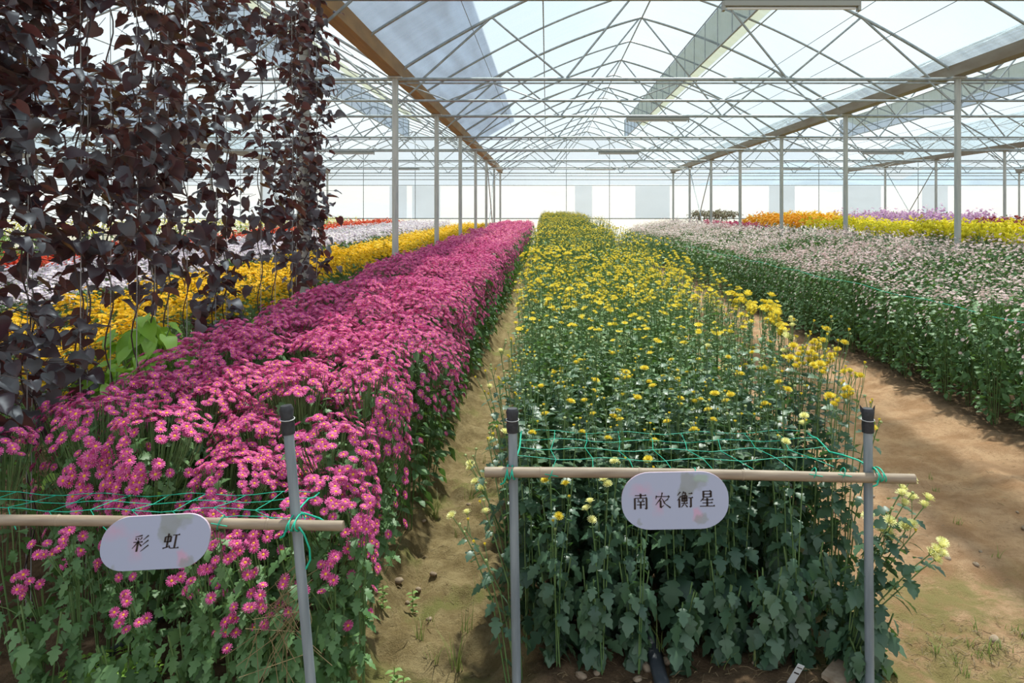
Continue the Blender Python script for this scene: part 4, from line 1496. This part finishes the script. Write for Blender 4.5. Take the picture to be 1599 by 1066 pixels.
tie(796, 739, YC, 'green twine knot where the left metal stake crosses the yellow-bed rail')
tie(1372, 742, YC, 'green twine knot beside the right metal stake on the yellow-bed rail')
tie(459, 818, YL, 'green twine knot with a dangling end on the magenta-bed rail', .018, [(.02, 0), (.035, -.02), (.050, -.06), (.052, -.09), (.040, -.115)])
for p, y, lab in ((430 + 430, YC, 'thin'), (1082, YC, ''), (1270, YC, 'x'), (1315, YC, 'y'), (345, YL, 'z')):
    c = wpt(p, 739 if y == YC else 815, y)
    t = T(); loop(t, (c[0], c[1], c[2]), .0185, .0185, r=.0016, tilt=.4); tube(t, [(c[0] - .02, c[1] - .018, c[2] + .004), (c[0] + .025, c[1] - .018, c[2] - .004)], .0015, 4)
    tag(t.obj('twine_tie', ['net']), 'small green twine loop holding netting to a bamboo rail', 'knot', 'small twine loops')


# support nets
def net(name, x0, x1, xa, xb, y0, y1, z, lab, sag=.01, ny_=10, nx_=8, zf=0.0):
    o = thing(name, lab, 'netting', (0, 0, 0))
    rg = rr(int(abs(x0) * 100))
    t = T()
    def P(u, v):
        xl = xa + (x0 - xa) * min(1, v * ny_ / 1.6) if v * ny_ < 1.6 else x0
        xr_ = xb + (x1 - xb) * min(1, v * ny_ / 1.6) if v * ny_ < 1.6 else x1
        return (xl + (xr_ - xl) * u, y0 + (y1 - y0) * v, z + zf * v - sag * math.sin(u * PI) + .006 * math.sin(u * 23 + v * 31))
    for j in range(1, ny_ + 1):
        v = j / ny_
        tube(t, [P(u, v) for u in np.linspace(0, 1, 17)], .0013, 4, 0, False)
    t.obj('cross_strand', ['net'], o)
    t = T()
    for i in range(1, nx_):
        tube(t, [P(i / nx_ + .01 * math.sin(k * 2.2), v) for k, v in enumerate(np.linspace(0, 1, ny_ + 1))], .0013, 4, 0, False)
    t.obj('long_strand', ['net'], o)
    for u in (0, 1):
        t = T(); tube(t, [P(u, v) for v in np.linspace(0, 1, ny_ * 2)], .0030, 5, 0, False); t.obj('edge_cord', ['net'], o)
    return o


net('support_net', -.10, 1.02, -.115, 1.10, YC + .02, 2.95, .80, 'green grid netting stretched behind the rail of the yellow bed', ny_=4, nx_=9, zf=.0)
net('support_net', -1.90, -.76, -1.75, -.60, YL + .02, 2.5, .775, 'green grid netting stretched behind the rail of the magenta bed', ny_=4, nx_=9, zf=-.05)
t = T()
tube(t, [(3.50 + .02 * math.sin(k), 4.4 + k * .5, .86 + .015 * math.sin(k * 1.7)) for k in range(30)], .003, 5, 0, False)
tag(t.obj('net_cord', ['net']), 'green cord running along the flank of the pale pink bed', 'cord')

# ------------------------------------------------------------------ name signs
STROKES = {
    'nan': [('h', .15, .86, .85), ('v', .5, .99, .70), ('v', .14, .70, .0), ('h', .14, .70, .90), ('v', .86, .70, .02), ('d', .86, .02, .74, .08), ('d', .33, .64, .41, .51),
            ('d', .67, .64, .58, .51), ('h', .28, .48, .74), ('h', .26, .29, .76), ('v', .5, .48, .05)],
    'nong': [('h', .1, .74, .9), ('d', .9, .76, .80, .58), ('d', .11, .80, .07, .58), ('d', .47, .99, .40, .66), ('d', .40, .66, .05, .22), ('v', .36, .52, .05),
             ('d', .36, .05, .56, .20), ('d', .82, .58, .58, .42), ('D', .45, .62, .62, .30), ('D', .62, .30, .97, .04)],
    'heng': [('d', .22, .97, .03, .74), ('d', .25, .71, .02, .43), ('v', .15, .55, .0), ('d', .43, .99, .32, .80), ('h', .40, .89, .56), ('d', .56, .89, .50, .78),
             ('v', .33, .76, .37), ('v', .60, .76, .37), ('h', .33, .76, .60), ('h', .33, .57, .60), ('h', .33, .39, .60), ('v', .465, .76, .40), ('h', .27, .26, .67),
             ('d', .47, .37, .41, .18), ('d', .41, .18, .26, .01), ('D', .49, .22, .65, .03), ('h', .72, .86, .96), ('h', .70, .60, 1.0), ('v', .86, .60, .02), ('d', .86, .02, .76, .08)],
    'xing': [('v', .27, .97, .57), ('v', .73, .97, .57), ('h', .27, .95, .73), ('h', .27, .77, .73), ('h', .27, .59, .73), ('d', .29, .55, .08, .32), ('h', .2, .42, .87),
             ('v', .5, .55, .03), ('h', .2, .23, .83), ('h', .04, .03, .97)],
    'cai': [('d', .52, .98, .10, .90), ('d', .14, .82, .20, .70), ('d', .30, .84, .34, .72), ('d', .52, .86, .42, .70), ('h', .04, .58, .60), ('v', .32, .70, .0),
            ('d', .30, .57, .02, .20), ('D', .34, .56, .57, .33), ('d', .90, .97, .62, .70), ('d', .94, .68, .62, .40), ('d', .99, .38, .56, .01)],
    'hong': [('v', .09, .79, .44), ('v', .43, .79, .44), ('h', .09, .78, .43), ('h', .09, .47, .43), ('v', .26, .98, .12), ('d', .02, .08, .40, .17), ('D', .37, .28, .46, .08),
             ('h', .53, .86, .95), ('v', .73, .86, .08), ('h', .48, .07, 1.0)]}


def glyph(t, key, ox, oz, s, y, shear=0.0, thin=.055, thick=.118):
    def quad(P):
        V = []
        for (a, b) in P:
            V.append((ox + (a + shear * b) * s, y, oz + b * s))
        t.add(V, [tuple(range(len(V)))])
    for st_ in STROKES[key]:
        k = st_[0]
        if k == 'h':
            _, a, z, b = st_
            quad([(a, z - thin / 2), (b, z - thin / 2), (b, z + thin / 2), (a, z + thin / 2)])
            quad([(b - .11, z + thin / 2), (b, z + thin / 2), (b - .045, z + thin / 2 + .05)])
        elif k == 'v':
            _, x, z1, z0_ = st_
            quad([(x - thick / 2, z0_), (x + thick / 2, z0_ + .01), (x + thick / 2, z1 - .02), (x - thick / 2, z1)])
        else:
            _, x1_, z1, x2_, z2 = st_
            d = Vector((x2_ - x1_, z2 - z1)); nn = Vector((-d.y, d.x)).normalized()
            w1, w2 = (.045, .016) if k == 'd' else (.018, .05)
            quad([(x1_ + nn.x * w1, z1 + nn.y * w1), (x1_ - nn.x * w1, z1 - nn.y * w1), (x2_ - nn.x * w2, z2 - nn.y * w2), (x2_ + nn.x * w2, z2 + nn.y * w2)])


def sign_material():
    m, n, l = newmat('printed_sign_face')
    out = n.new('ShaderNodeOutputMaterial')
    p = n.new('ShaderNodeBsdfPrincipled')
    p.inputs['Roughness'].default_value = .45
    tc = n.new('ShaderNodeTexCoord')
    no = n.new('ShaderNodeTexNoise'); no.inputs['Scale'].default_value = 26; no.inputs['Detail'].default_value = 4
    l.new(tc.outputs['Object'], no.inputs['Vector'])
    sub = n.new('ShaderNodeVectorMath'); sub.operation = 'MULTIPLY_ADD'
    sub.inputs[1].default_value = (.05, 0, .05)
    l.new(no.outputs['Color'], sub.inputs[0]); l.new(tc.outputs['Object'], sub.inputs[2])
    base = None
    prev = (0.43, 0.46, 0.60)

    def blob(prev, cx, cz, rx, rz_, col, soft=.35, strength=1.0):
        mp = n.new('ShaderNodeMapping')
        mp.inputs['Location'].default_value = (-(cx + .025) / rx, 0, -(cz + .025) / rz_)
        mp.inputs['Scale'].default_value = (1 / rx, 0, 1 / rz_)
        l.new(sub.outputs[0], mp.inputs[0])
        ln = n.new('ShaderNodeVectorMath'); ln.operation = 'LENGTH'
        l.new(mp.outputs[0], ln.inputs[0])
        mr = n.new('ShaderNodeMapRange'); mr.inputs['From Min'].default_value = 1; mr.inputs['From Max'].default_value = 1 - soft
        mr.inputs['To Max'].default_value = strength
        l.new(ln.outputs['Value'], mr.inputs['Value'])
        x = n.new('ShaderNodeMixRGB'); l.new(mr.outputs[0], x.inputs[0])
        if isinstance(prev, tuple): x.inputs[1].default_value = rgba(prev)
        else: l.new(prev, x.inputs[1])
        x.inputs[2].default_value = rgba(col)
        return x.outputs[0]

    g, gg, pk_ = (0.30, 0.32, 0.32), (0.36, 0.46, 0.38), (0.62, 0.36, 0.50)
    c = blob(prev, -.11, .035, .05, .03, pk_, .9, .6)
    c = blob(c, -.055, -.01, .025, .05, pk_, .9, .6)
    c = blob(c, .045, .055, .030, .045, g, .25, .8)
    c = blob(c, .03, .02, .025, .03, g, .3, .7)
    c = blob(c, .085, .070, .035, .02, gg, .4, .8)
    c = blob(c, .075, .05, .03, .018, g, .4, .5)
    c = blob(c, .07, -.045, .02, .03, pk_, .6, .8)
    c = blob(c, .085, -.06, .025, .018, g, .4, .7)
    c = blob(c, -.12, -.065, .012, .012, g, .5, .6)
    l.new(c, p.inputs['Base Color'])
    l.new(p.outputs[0], out.inputs[0])
    return m


M['sign'] = sign_material()
M['sign_edge'] = solid('sign_edge', (0.55, 0.42, 0.50), rough=.5)


def name_sign(center, w, h, rad, y, chars, lab, shear=0, rot=0, size=.05, gap=.07, tsh=0, x_off=0.0, z_off=0.0, tilt=0):
    o = thing('name_sign', lab, 'sign', center)
    o.rotation_euler = (tilt, rot, 0)
    P = []
    for (sx_, sz_, a0) in ((1, 1, 0), (-1, 1, 90), (-1, -1, 180), (1, -1, 270)):
        for k in range(10):
            a_ = math.radians(a0 + 10 * k)
            x = sx_ * (w / 2 - rad) + rad * math.cos(a_)
            z = sz_ * (h / 2 - rad * .92) + rad * .92 * math.sin(a_)
            P.append((x + shear * z, z))
    n = len(P)
    t = T()
    t.add([(x, -.003, z) for x, z in P], [tuple(range(n))], 0)
    t.add([(x, .003, z) for x, z in P], [tuple(range(n))[::-1]], 1)
    t.add([(x, -.003, z) for x, z in P] + [(x, .003, z) for x, z in P], [(i, (i + 1) % n, n + (i + 1) % n, n + i)[::-1] for i in range(n)], 1)
    t.obj('board', ['sign', 'sign_edge'], o)
    for i, ch in enumerate(chars):
        t = T()
        x = x_off + (i - (len(chars) - 1) / 2) * gap - size / 2
        glyph(t, ch, x, z_off + (i * .002 - size / 2), size, -.0040, tsh)
        t.obj('character', ['ink'], o)
    return o


name_sign(wpt(1054, 781, YC - .032), .352, .188, .093, 0, ['nan', 'nong', 'heng', 'xing'], 'oval flower-printed name sign with four Chinese characters on the yellow-bed rail', size=.0535, gap=.073, z_off=.0, x_off=-.004, rot=math.radians(-1))
name_sign(wpt(243, 846, YL - .030), .300, .148, .073, 0, ['cai', 'hong'], 'oval flower-printed name sign with two Chinese characters on the magenta-bed rail', shear=.22, rot=math.radians(-3), size=.045, gap=.085, tsh=.25, z_off=0, x_off=-.002)

# ------------------------------------------------------------------ leaning spray beside the right stake and loose plants at the front
def custom_spray(name, lab, loc, stems, opn, seed, hk, leafs=.06, nleaf=12, group=None, fr=.02):
    rg = rr(seed)
    v = thing(name, lab, 'flowering plant', loc, group=group)
    st, lf = T(), T()
    heads = []
    for (tx, ty, tz) in stems:
        P = [Vector((rg.gauss(0, .012), rg.gauss(0, .012), -.03)), Vector((tx * .35, ty * .35, tz * .55)), Vector((tx * .8, ty * .8, tz * .88)), Vector((tx, ty, tz))]
        tube(st, P, .003, 5, 0, False, r2=.0018)
        for k in range(nleaf):
            f = .12 + .8 * k / nleaf
            i = min(2, int(f * 3)); p = P[i].lerp(P[i + 1], f * 3 - i)
            a_ = k * 2.4 + rg.random()
            lf.put(LEAF_B[0], leaf_dir_mat(p, (math.cos(a_), math.sin(a_), -.4 + .8 * f), leafs * (1.3 - .8 * f) * rg.uniform(.8, 1.2), rg.gauss(0, .3)), 0)
        for k in range(3):
            a_ = rg.uniform(0, 6.3); l_ = rg.uniform(.03, .08)
            b = P[2].lerp(P[3], rg.random())
            e = b + Vector((tx, ty, tz)).normalized() * l_ + Vector((math.cos(a_), math.sin(a_), .2)) * l_ * .4 if k else P[3]
            tube(st, [b, e], .0013, 4, 0, False)
            kd = 'flower' if rg.random() < opn else rg.choice(('half', 'bud'))
            nrm = Vector((tx, ty, tz)).normalized() + Vector((math.cos(a_), math.sin(a_), 0)) * .4
            heads.append((frame_mat(e, nrm, rg.uniform(0, 6), (fr if kd == 'flower' else fr * .55 if kd == 'half' else .0065)), kd))
    st.obj('stem', ['stem'], v); lf.obj('foliage', ['leaf_dark'], v)
    for m_, kd in heads:
        if kd == 'bud':
            o = link('bud', BUDMESH['bud'], v)
        else:
            o = link('flower_head', hk[kd][0], v)
        o.matrix_local = Matrix(m_)
        if kd != 'bud': link('calyx', hk[kd][1], o)
    return v


custom_spray('leaning_chrysanthemum_plant', 'yellow chrysanthemum spray leaning out past the right metal stake', (1.05, 2.66, 0),
             [(.12, -.10, .60), (.17, -.10, .66), (.22, -.08, .56), (.27, -.04, .63), (.25, -.12, .50), (.32, -.06, .47), (.15, -.05, .52), (.06, -.10, .58), (.20, -.02, .68)], .7, 901, HC, fr=.023, leafs=.075)
for i, (x, y, sts) in enumerate(((-.13, 2.95, [(-.10, -.05, .80), (-.06, -.1, .86), (-.16, 0, .72)]), (-.10, 2.75, [(-.12, -.06, .60), (-.05, -.05, .72), (-.2, 0, .52)]),
                                 (-.12, 3.25, [(-.13, 0, .92), (-.07, .05, .98)]), (-.11, 3.08, [(-.20, -.05, .66), (-.15, -.1, .58), (-.12, -.02, .76)]), (-.12, 3.5, [(-.14, 0, .95), (-.10, .05, 1.02), (-.17, .0, .84)]), (-.14, 2.66, [(-.07, -.08, .48), (-.15, -.04, .56)]), (1.16, 2.95, [(.10, -.05, .95), (.15, 0, .86), (.06, .05, 1.02)]), (1.18, 3.2, [(.12, 0, 1.0), (.08, .05, 1.08)]))):
    custom_spray('leaning_chrysanthemum_plant', ['slender yellow chrysanthemum leaning over the path behind the left stake', 'low yellow chrysanthemum stems leaning into the path by the left stake',
                 'yellow chrysanthemum leaning left over the trodden path, a little behind the stake', 'yellow chrysanthemum with three spread stems just behind the low ones by the left stake', 'rearmost yellow chrysanthemum arching out over the trodden path', 'shortest yellow chrysanthemum stems beside the left stake, under the pole end',
                 'tall yellow chrysanthemum leaning right over the sandy path near the rail',
                 'tall yellow chrysanthemum leaning right, just behind the one near the rail'][i], (x, y, -.02), sts, .45, 910 + i, HC if i < 6 else HY, leafs=.05, nleaf=10, fr=.019)

SHOOT = [f'low dark-leaved shoot at the foot of the yellow bed, {w} rightward from the left stake' for w in ('first', 'second', 'third', 'fourth', 'fifth', 'sixth', 'seventh', 'eighth')] + \
    ['low dark-leaved shoot behind the foot of the right metal stake', 'lowest leafy shoot in front of the right metal stake base'] + \
    [f'low green leafy shoot at the foot of the magenta bed, {w} from the left' for w in ('first', 'second', 'third', 'fourth', 'fifth', 'sixth')]
for i, (x, y, sts, lab) in enumerate((
        (.03, 2.74, [(-.02, -.05, .74), (.05, -.06, .66), (.0, -.07, .55)], 'short yellow chrysanthemum in front of the foliage right of the left stake'),
        (.20, 2.74, [(.02, -.05, .70), (-.04, -.07, .58), (.06, -.05, .78)], 'short yellow chrysanthemum with pale heads midway between left stake and oval sign'),
        (.34, 2.74, [(.0, -.06, .64), (.04, -.05, .76)], 'short yellow chrysanthemum close to the left rim of the oval sign'),
        (.92, 2.76, [(.02, -.04, .92), (-.05, -.03, .84)], 'short yellow chrysanthemum standing just above the rail right of the oval sign'))):
    custom_spray('short_chrysanthemum_plant', lab, (x, y, -.02), sts, .55, 930 + i, HC if i % 2 else HY, leafs=.055, nleaf=12, fr=.018)
# low leafy skirts hanging at the front of both beds
for i, (x, y, h) in enumerate(((.02, 2.80, .42), (.17, 2.78, .36), (.33, 2.80, .44), (.48, 2.78, .32), (.66, 2.80, .36), (.80, 2.74, .46), (.94, 2.78, .44), (1.08, 2.78, .40), (1.17, 2.72, .34), (1.12, 2.62, .26),
                               (-1.62, 2.42, .42), (-1.35, 2.40, .36), (-1.15, 2.42, .44), (-.98, 2.44, .35), (-.80, 2.42, .42), (-.72, 2.6, .36))):
    rg = rr(950 + i)
    v = thing('leafy_shoot', SHOOT[i], 'leafy plant', (x, y, -.02), group='leafy shoots at the bed fronts')
    st, lf = T(), T()
    for s in range(4):
        a0 = rg.uniform(0, 6.3); tx, ty = .07 * math.cos(a0), .06 * math.sin(a0) - .03
        hh_ = h * rg.uniform(.75, 1.1)
        tube(st, [(0, 0, -.03), (tx * .6, ty * .6, hh_ * .6), (tx, ty, hh_)], .003, 5, 0, False)
        for k in range(14):
            f = .08 + .92 * k / 14
            a_ = k * 2.4 + a0
            lf.put(LEAF_B[0], leaf_dir_mat((tx * f, ty * f, hh_ * f), (math.cos(a_), math.sin(a_) - .3, rg.uniform(-1.0, .0)), rg.uniform(.06, .10) * (1.1 - .4 * f), rg.gauss(0, .3)), 0)
    st.obj('stem', ['stem'], v); lf.obj('foliage', ['leaf_dark' if x > -.5 else 'leaf_mid'], v)

# drooping magenta sprays in front of the left rail's bed
DR = [(-1.55, 2.38, .62), (-1.30, 2.34, .40), (-1.08, 2.30, .52), (-.95, 2.28, .62), (-.86, 2.32, .42), (-.80, 2.26, .74), (-.70, 2.36, .52), (-.62, 2.42, .66), (-1.66, 2.36, .46), (-.98, 2.36, .34), (-1.02, 2.30, .70), (-.90, 2.30, .60), (-.86, 2.26, .50), (-1.12, 2.34, .62)]
DRL = ['below the left end of the name sign', 'low down beneath the middle of the name sign', 'just under the right end of the name sign', 'right of the name sign, close below the pole',
       'low between the name sign and the leaning stake', 'above the pole beside the leaning stake', 'just right of the leaning stake', 'hanging outermost over the earth path',
       'at the far left under the pole', 'lowest of all, near the ground left of the stake', 'touching the upper right rim of the name sign', 'midway between the name sign and the leaning stake',
       'close against the leaning stake on its left', 'overlapping the lower right rim of the name sign']
for i, (x, y, z) in enumerate(DR):
    rg = rr(990 + i)
    v = thing('drooping_spray', 'loose spray of magenta daisies ' + DRL[i], 'flowering plant', (x, y + .12, 0), group='drooping magenta sprays')
    st, lf = T(), T(); hd = []
    for k in range(9):
        a_ = rg.uniform(0, 6.3); r_ = rg.uniform(.01, .085)
        e = Vector((math.cos(a_) * r_, -.12 + math.sin(a_) * r_ * .6, z + rg.uniform(-.06, .06)))
        tube(st, [(0, 0, -.02), (e.x * .3, e.y * .3, z * .7), (e.x * .8, e.y * .8, e.z - .02), e], .0016, 4, 0, False)
        hd.append(frame_mat(e, (rg.gauss(0, .3), -.7 + rg.gauss(0, .3), .7), rg.uniform(0, 6), rg.uniform(.014, .018)))
        for m2 in range(4):
            f = rg.uniform(.2, .9)
            lf.put(LEAF_B[0], leaf_dir_mat((e.x * f * .6, e.y * f * .6, e.z * f), (rg.gauss(0, 1), rg.gauss(0, 1) - .5, rg.uniform(-.6, .3)), rg.uniform(.03, .055)), 0)
    st.obj('stem', ['stem'], v); lf.obj('foliage', ['leaf_mid'], v)
    for m_ in hd:
        o = link('flower_head', HP['flower'][0], v); o.matrix_local = Matrix(m_)
        link('flower_center', HP['flower'][1], o)

# ------------------------------------------------------------------ things lying on the ground
def hose(pts, w, lab):
    t = T(); V = []; F = []
    n = len(pts)
    for i, (x, y) in enumerate(pts):
        a = Vector(pts[max(0, i - 1)]); b = Vector(pts[min(n - 1, i + 1)])
        d = (b - a).normalized(); s = Vector((d.y, -d.x)) * w / 2
        gz = float(ground_z(x, y)) + .022
        for k, (f, dz) in enumerate(((-1, 0), (-.5, .006), (.5, .006), (1, 0), (.5, -.006), (-.5, -.006))):
            V.append((x + s.x * f, y + s.y * f, gz + dz))
    for i in range(n - 1):
        for k in range(6):
            F.append((i * 6 + k, i * 6 + (k + 1) % 6, i * 6 + 6 + (k + 1) % 6, i * 6 + 6 + k))
    t.add(V, F, 0, True)
    tag(t.obj('drip_hose', ['hose']), lab, 'hose')


hose([(.36 + .14 * (k / 22) + .02 * math.sin(k * .5), 2.2 + .1 * k) for k in range(23)], .055, 'flat dark grey drip hose lying under the middle yellow bed')
hose([(-1.75 + .16 * k / 4, 2.25 + .16 * k) for k in range(16)], .05, 'flat black drip hose lying under the magenta bed')

rg = rr(1200)
for i in range(46):
    for _ in range(30):
        u = rg.random()
        x, y = (rg.uniform(-.75, -.05), rg.uniform(2.6, 4.6)) if u < .45 else ((rg.uniform(0, 1.1), rg.uniform(2.66, 2.85)) if u < .7 else (rg.uniform(1.2, 3.2), rg.uniform(2.7, 5.0)))
        if in_view(x, y): break
    s = rg.uniform(.008, .022)
    t = T(); V = []; F = []
    for a_ in range(5):
        th = PI * a_ / 4
        for b_ in range(8):
            ph = 2 * PI * b_ / 8; k = s * rg.uniform(.8, 1.1)
            V.append((k * math.sin(th) * math.cos(ph) * 1.3, k * math.sin(th) * math.sin(ph), k * .7 * math.cos(th)))
    for a_ in range(4):
        for b_ in range(8): F.append((a_ * 8 + b_, a_ * 8 + 8 + b_, a_ * 8 + 8 + (b_ + 1) % 8, a_ * 8 + (b_ + 1) % 8))
    t.add(V, F, 0, True)
    o = t.obj('pebble', ['stone'])
    o.location = (x, y, float(ground_z(x, y)) + s * .35); o.rotation_euler = (0, 0, rg.uniform(0, 3))
    where = 'the trodden path left of the yellow bed' if x < -.03 else ('the soil at the front of the yellow bed' if x < 1.15 else 'the sandy right path')
    tag(o, f'small rounded earthy pebble lying on {where}', 'stone', f'pebbles on {where}')


def tuft(x, y, n, ln, lab, group, seed, mat='grass', name='grass_tuft', spread=.5, w=.0025):
    rg = rr(seed)
    t = T()
    for k in range(n):
        a_ = rg.uniform(0, 6.3); L = ln * rg.uniform(.5, 1.1); sp = rg.uniform(.1, spread)
        bx, by = rg.gauss(0, .012), rg.gauss(0, .012)
        V = []
        for i in range(5):
            f = i / 4
            c = Vector((bx + math.cos(a_) * sp * L * f * (.5 + f), by + math.sin(a_) * sp * L * f * (.5 + f), L * f * (1 - .35 * f * sp * 2)))
            ww = w * (1 - f * .95)
            V += [(c.x - math.sin(a_) * ww, c.y + math.cos(a_) * ww, c.z), (c.x + math.sin(a_) * ww, c.y - math.cos(a_) * ww, c.z)]
        t.add(V, [(2 * i, 2 * i + 1, 2 * i + 3, 2 * i + 2) for i in range(4)], 0, True)
    o = t.obj(name, [mat]); o.location = (x, y, float(ground_z(x, y)) - .004)
    tag(o, lab, 'grass', group)


rg = rr(1300)
for i in range(26):
    x, y = rg.uniform(-.72, -.14), rg.uniform(2.65, 6.5)
    tuft(x, y, rg.randint(5, 12), rg.uniform(.05, .14), 'small green grass tuft growing in the trodden path between the beds', 'grass tufts in the trodden path', 1300 + i)
for i in range(30):
    x, y = (rg.uniform(1.15, 2.1), rg.uniform(2.6, 3.2)) if i < 22 else (rg.uniform(1.8, 3.2), rg.uniform(3.5, 5))
    tuft(x, y, rg.randint(6, 14), rg.uniform(.03, .09), 'small green grass tuft on the sandy ground at the right', 'grass tufts on the sandy path', 1400 + i)
for i in range(12):
    x, y = rg.uniform(0, 1.1), rg.uniform(2.66, 3.0)
    tuft(x, y, rg.randint(4, 9), rg.uniform(.06, .2), 'thin green grass tuft under the front of the yellow bed', 'grass tufts under the yellow bed', 1500 + i)
tuft(-.36, 2.98, 16, .20, 'tall grass tuft in the middle of the trodden path beside the left stake', None, 1601)
tuft(-.66, 4.4, 14, .26, 'tall grass tuft at the foot of the magenta bed beside the path', None, 1602)

# fern-leaved weeds at the lower left
for i, (x, y) in enumerate(((-1.60, 2.62), (-1.50, 2.66), (-1.42, 2.60))):
    v = T(); rg = rr(1700 + i)
    for k in range(9):
        a_ = k * .7 + rg.random() * .3; L = rg.uniform(.06, .10)
        P = [Vector((math.cos(a_) * L * f, math.sin(a_) * L * f, .04 + .05 * math.sin(f * 2.2))) for f in np.linspace(0, 1, 7)]
        tube(v, P, .001, 3, 0, False)
        for p in P[1:]:
            for s in (-1, 1):
                v.put(LEAF[2], leaf_dir_mat(p, (math.cos(a_ + s * 1.2), math.sin(a_ + s * 1.2), .1), .026), 0)
    o = v.obj('fern_weed', ['lime_leaf']); o.location = (x, y, float(ground_z(x, y)))
    tag(o, 'small bright green feathery weed on the ground below the left sign', 'weed', 'feathery weeds below the left sign')

# pale seedlings on the path
for i, (x, y) in enumerate(((-.60, 3.35), (-.52, 2.72), (-.57, 2.80), (-.70, 3.2), (-.46, 2.67))):
    v = T(); rg = rr(1750 + i)
    for k in range(14):
        v.put(LEAF[1], leaf_dir_mat((0, 0, .01 + .007 * k), (math.cos(k * 2.4), math.sin(k * 2.4), .3), rg.uniform(.02, .035)), 0)
    tube(v, [(0, 0, -.01), (0, 0, .11)], .0015, 4, 0, False)
    o = v.obj('seedling', ['leaf_light']); o.location = (x, y, float(ground_z(x, y)))
    tag(o, 'pale grey-green seedling sprouting on the trodden path', 'weed', 'pale seedlings on the path')

# white plant marker and grey rubber corner at the bottom right
c = wpt(1240, 1052, 2.60)
v = thing('plant_marker', 'white plastic plant marker stuck slanting in the soil before the yellow bed', 'marker', (c[0] - .02, c[1], float(ground_z(c[0], c[1])) - .01))
v.rotation_euler = (math.radians(15), math.radians(22), 0)
t = T(); box(t, -.012, .012, -.001, .001, -.02, .10); t.obj('blade', ['white_plastic'], v)
t = T(); box(t, -.009, .009, -.0022, -.001, .060, .065); box(t, -.009, .009, -.0022, -.001, .085, .088); t.obj('dark_mark', ['ink'], v)
c = (1.02, 2.60)
t = T(); gz = float(ground_z(*c))
t.add([(.96, 2.62, gz + .02), (1.04, 2.70, gz + .03), (1.14, 2.60, gz + .02), (1.04, 2.50, gz + .01), (.96, 2.62, gz + .035), (1.04, 2.70, gz + .045), (1.14, 2.60, gz + .035), (1.04, 2.50, gz + .025)],
      [(0, 1, 2, 3), (4, 7, 6, 5), (0, 4, 5, 1), (1, 5, 6, 2), (2, 6, 7, 3), (3, 7, 4, 0)])
tag(t.obj('cardboard_scrap', ['stone']), 'greyish flat scrap lying on the soil beside the white plant marker', 'scrap')

# dry plant litter
t = T(); rg = rr(1800)
for k in range(900):
    u = rg.random()
    if u < .35: x, y = rg.gauss(1.75, .18), rg.gauss(3.0, .12)
    elif u < .6: x, y = rg.uniform(-.75, -.05), rg.uniform(2.6, 5)
    elif u < .8: x, y = rg.uniform(1.15, 3.2), rg.uniform(2.6, 5.5)
    else: x, y = rg.uniform(0, 1.15), rg.uniform(2.6, 3.0)
    z = float(ground_z(x, y)) + .004; a_ = rg.uniform(0, 6.3); L = rg.uniform(.01, .06)
    tube(t, [(x, y, z), (x + math.cos(a_) * L * .5, y + math.sin(a_) * L * .5, z + rg.uniform(0, .012)), (x + math.cos(a_) * L, y + math.sin(a_) * L, z)], rg.uniform(.0006, .0014), 3, 0, False)
tag(t.obj('dry_litter', ['straw']), 'scattered dry stems and straw bits lying on the earth paths', 'litter', None, 'stuff')
# withered stems hanging beside the left stake
rg = rr(1850)
v = T()
for k in range(26):
    bx = -.72 + rg.gauss(0, .02); z0 = .42 + rg.uniform(-.05, .1)
    tube(v, [(bx, 2.2, z0 + .12), (bx - rg.uniform(-.05, .12), 2.18, z0 + rg.uniform(-.02, .08)), (bx - rg.uniform(-.08, .2), 2.17, z0 - rg.uniform(.0, .2))], .0011, 3, 0, False)
tube(v, [(-.70, 2.3, -.02), (-.72, 2.2, .55)], .003, 4, 0, False)
tag(v.obj('withered_stems', ['straw']), 'bundle of withered brown stems hanging beside the leaning left stake', 'dry plant')
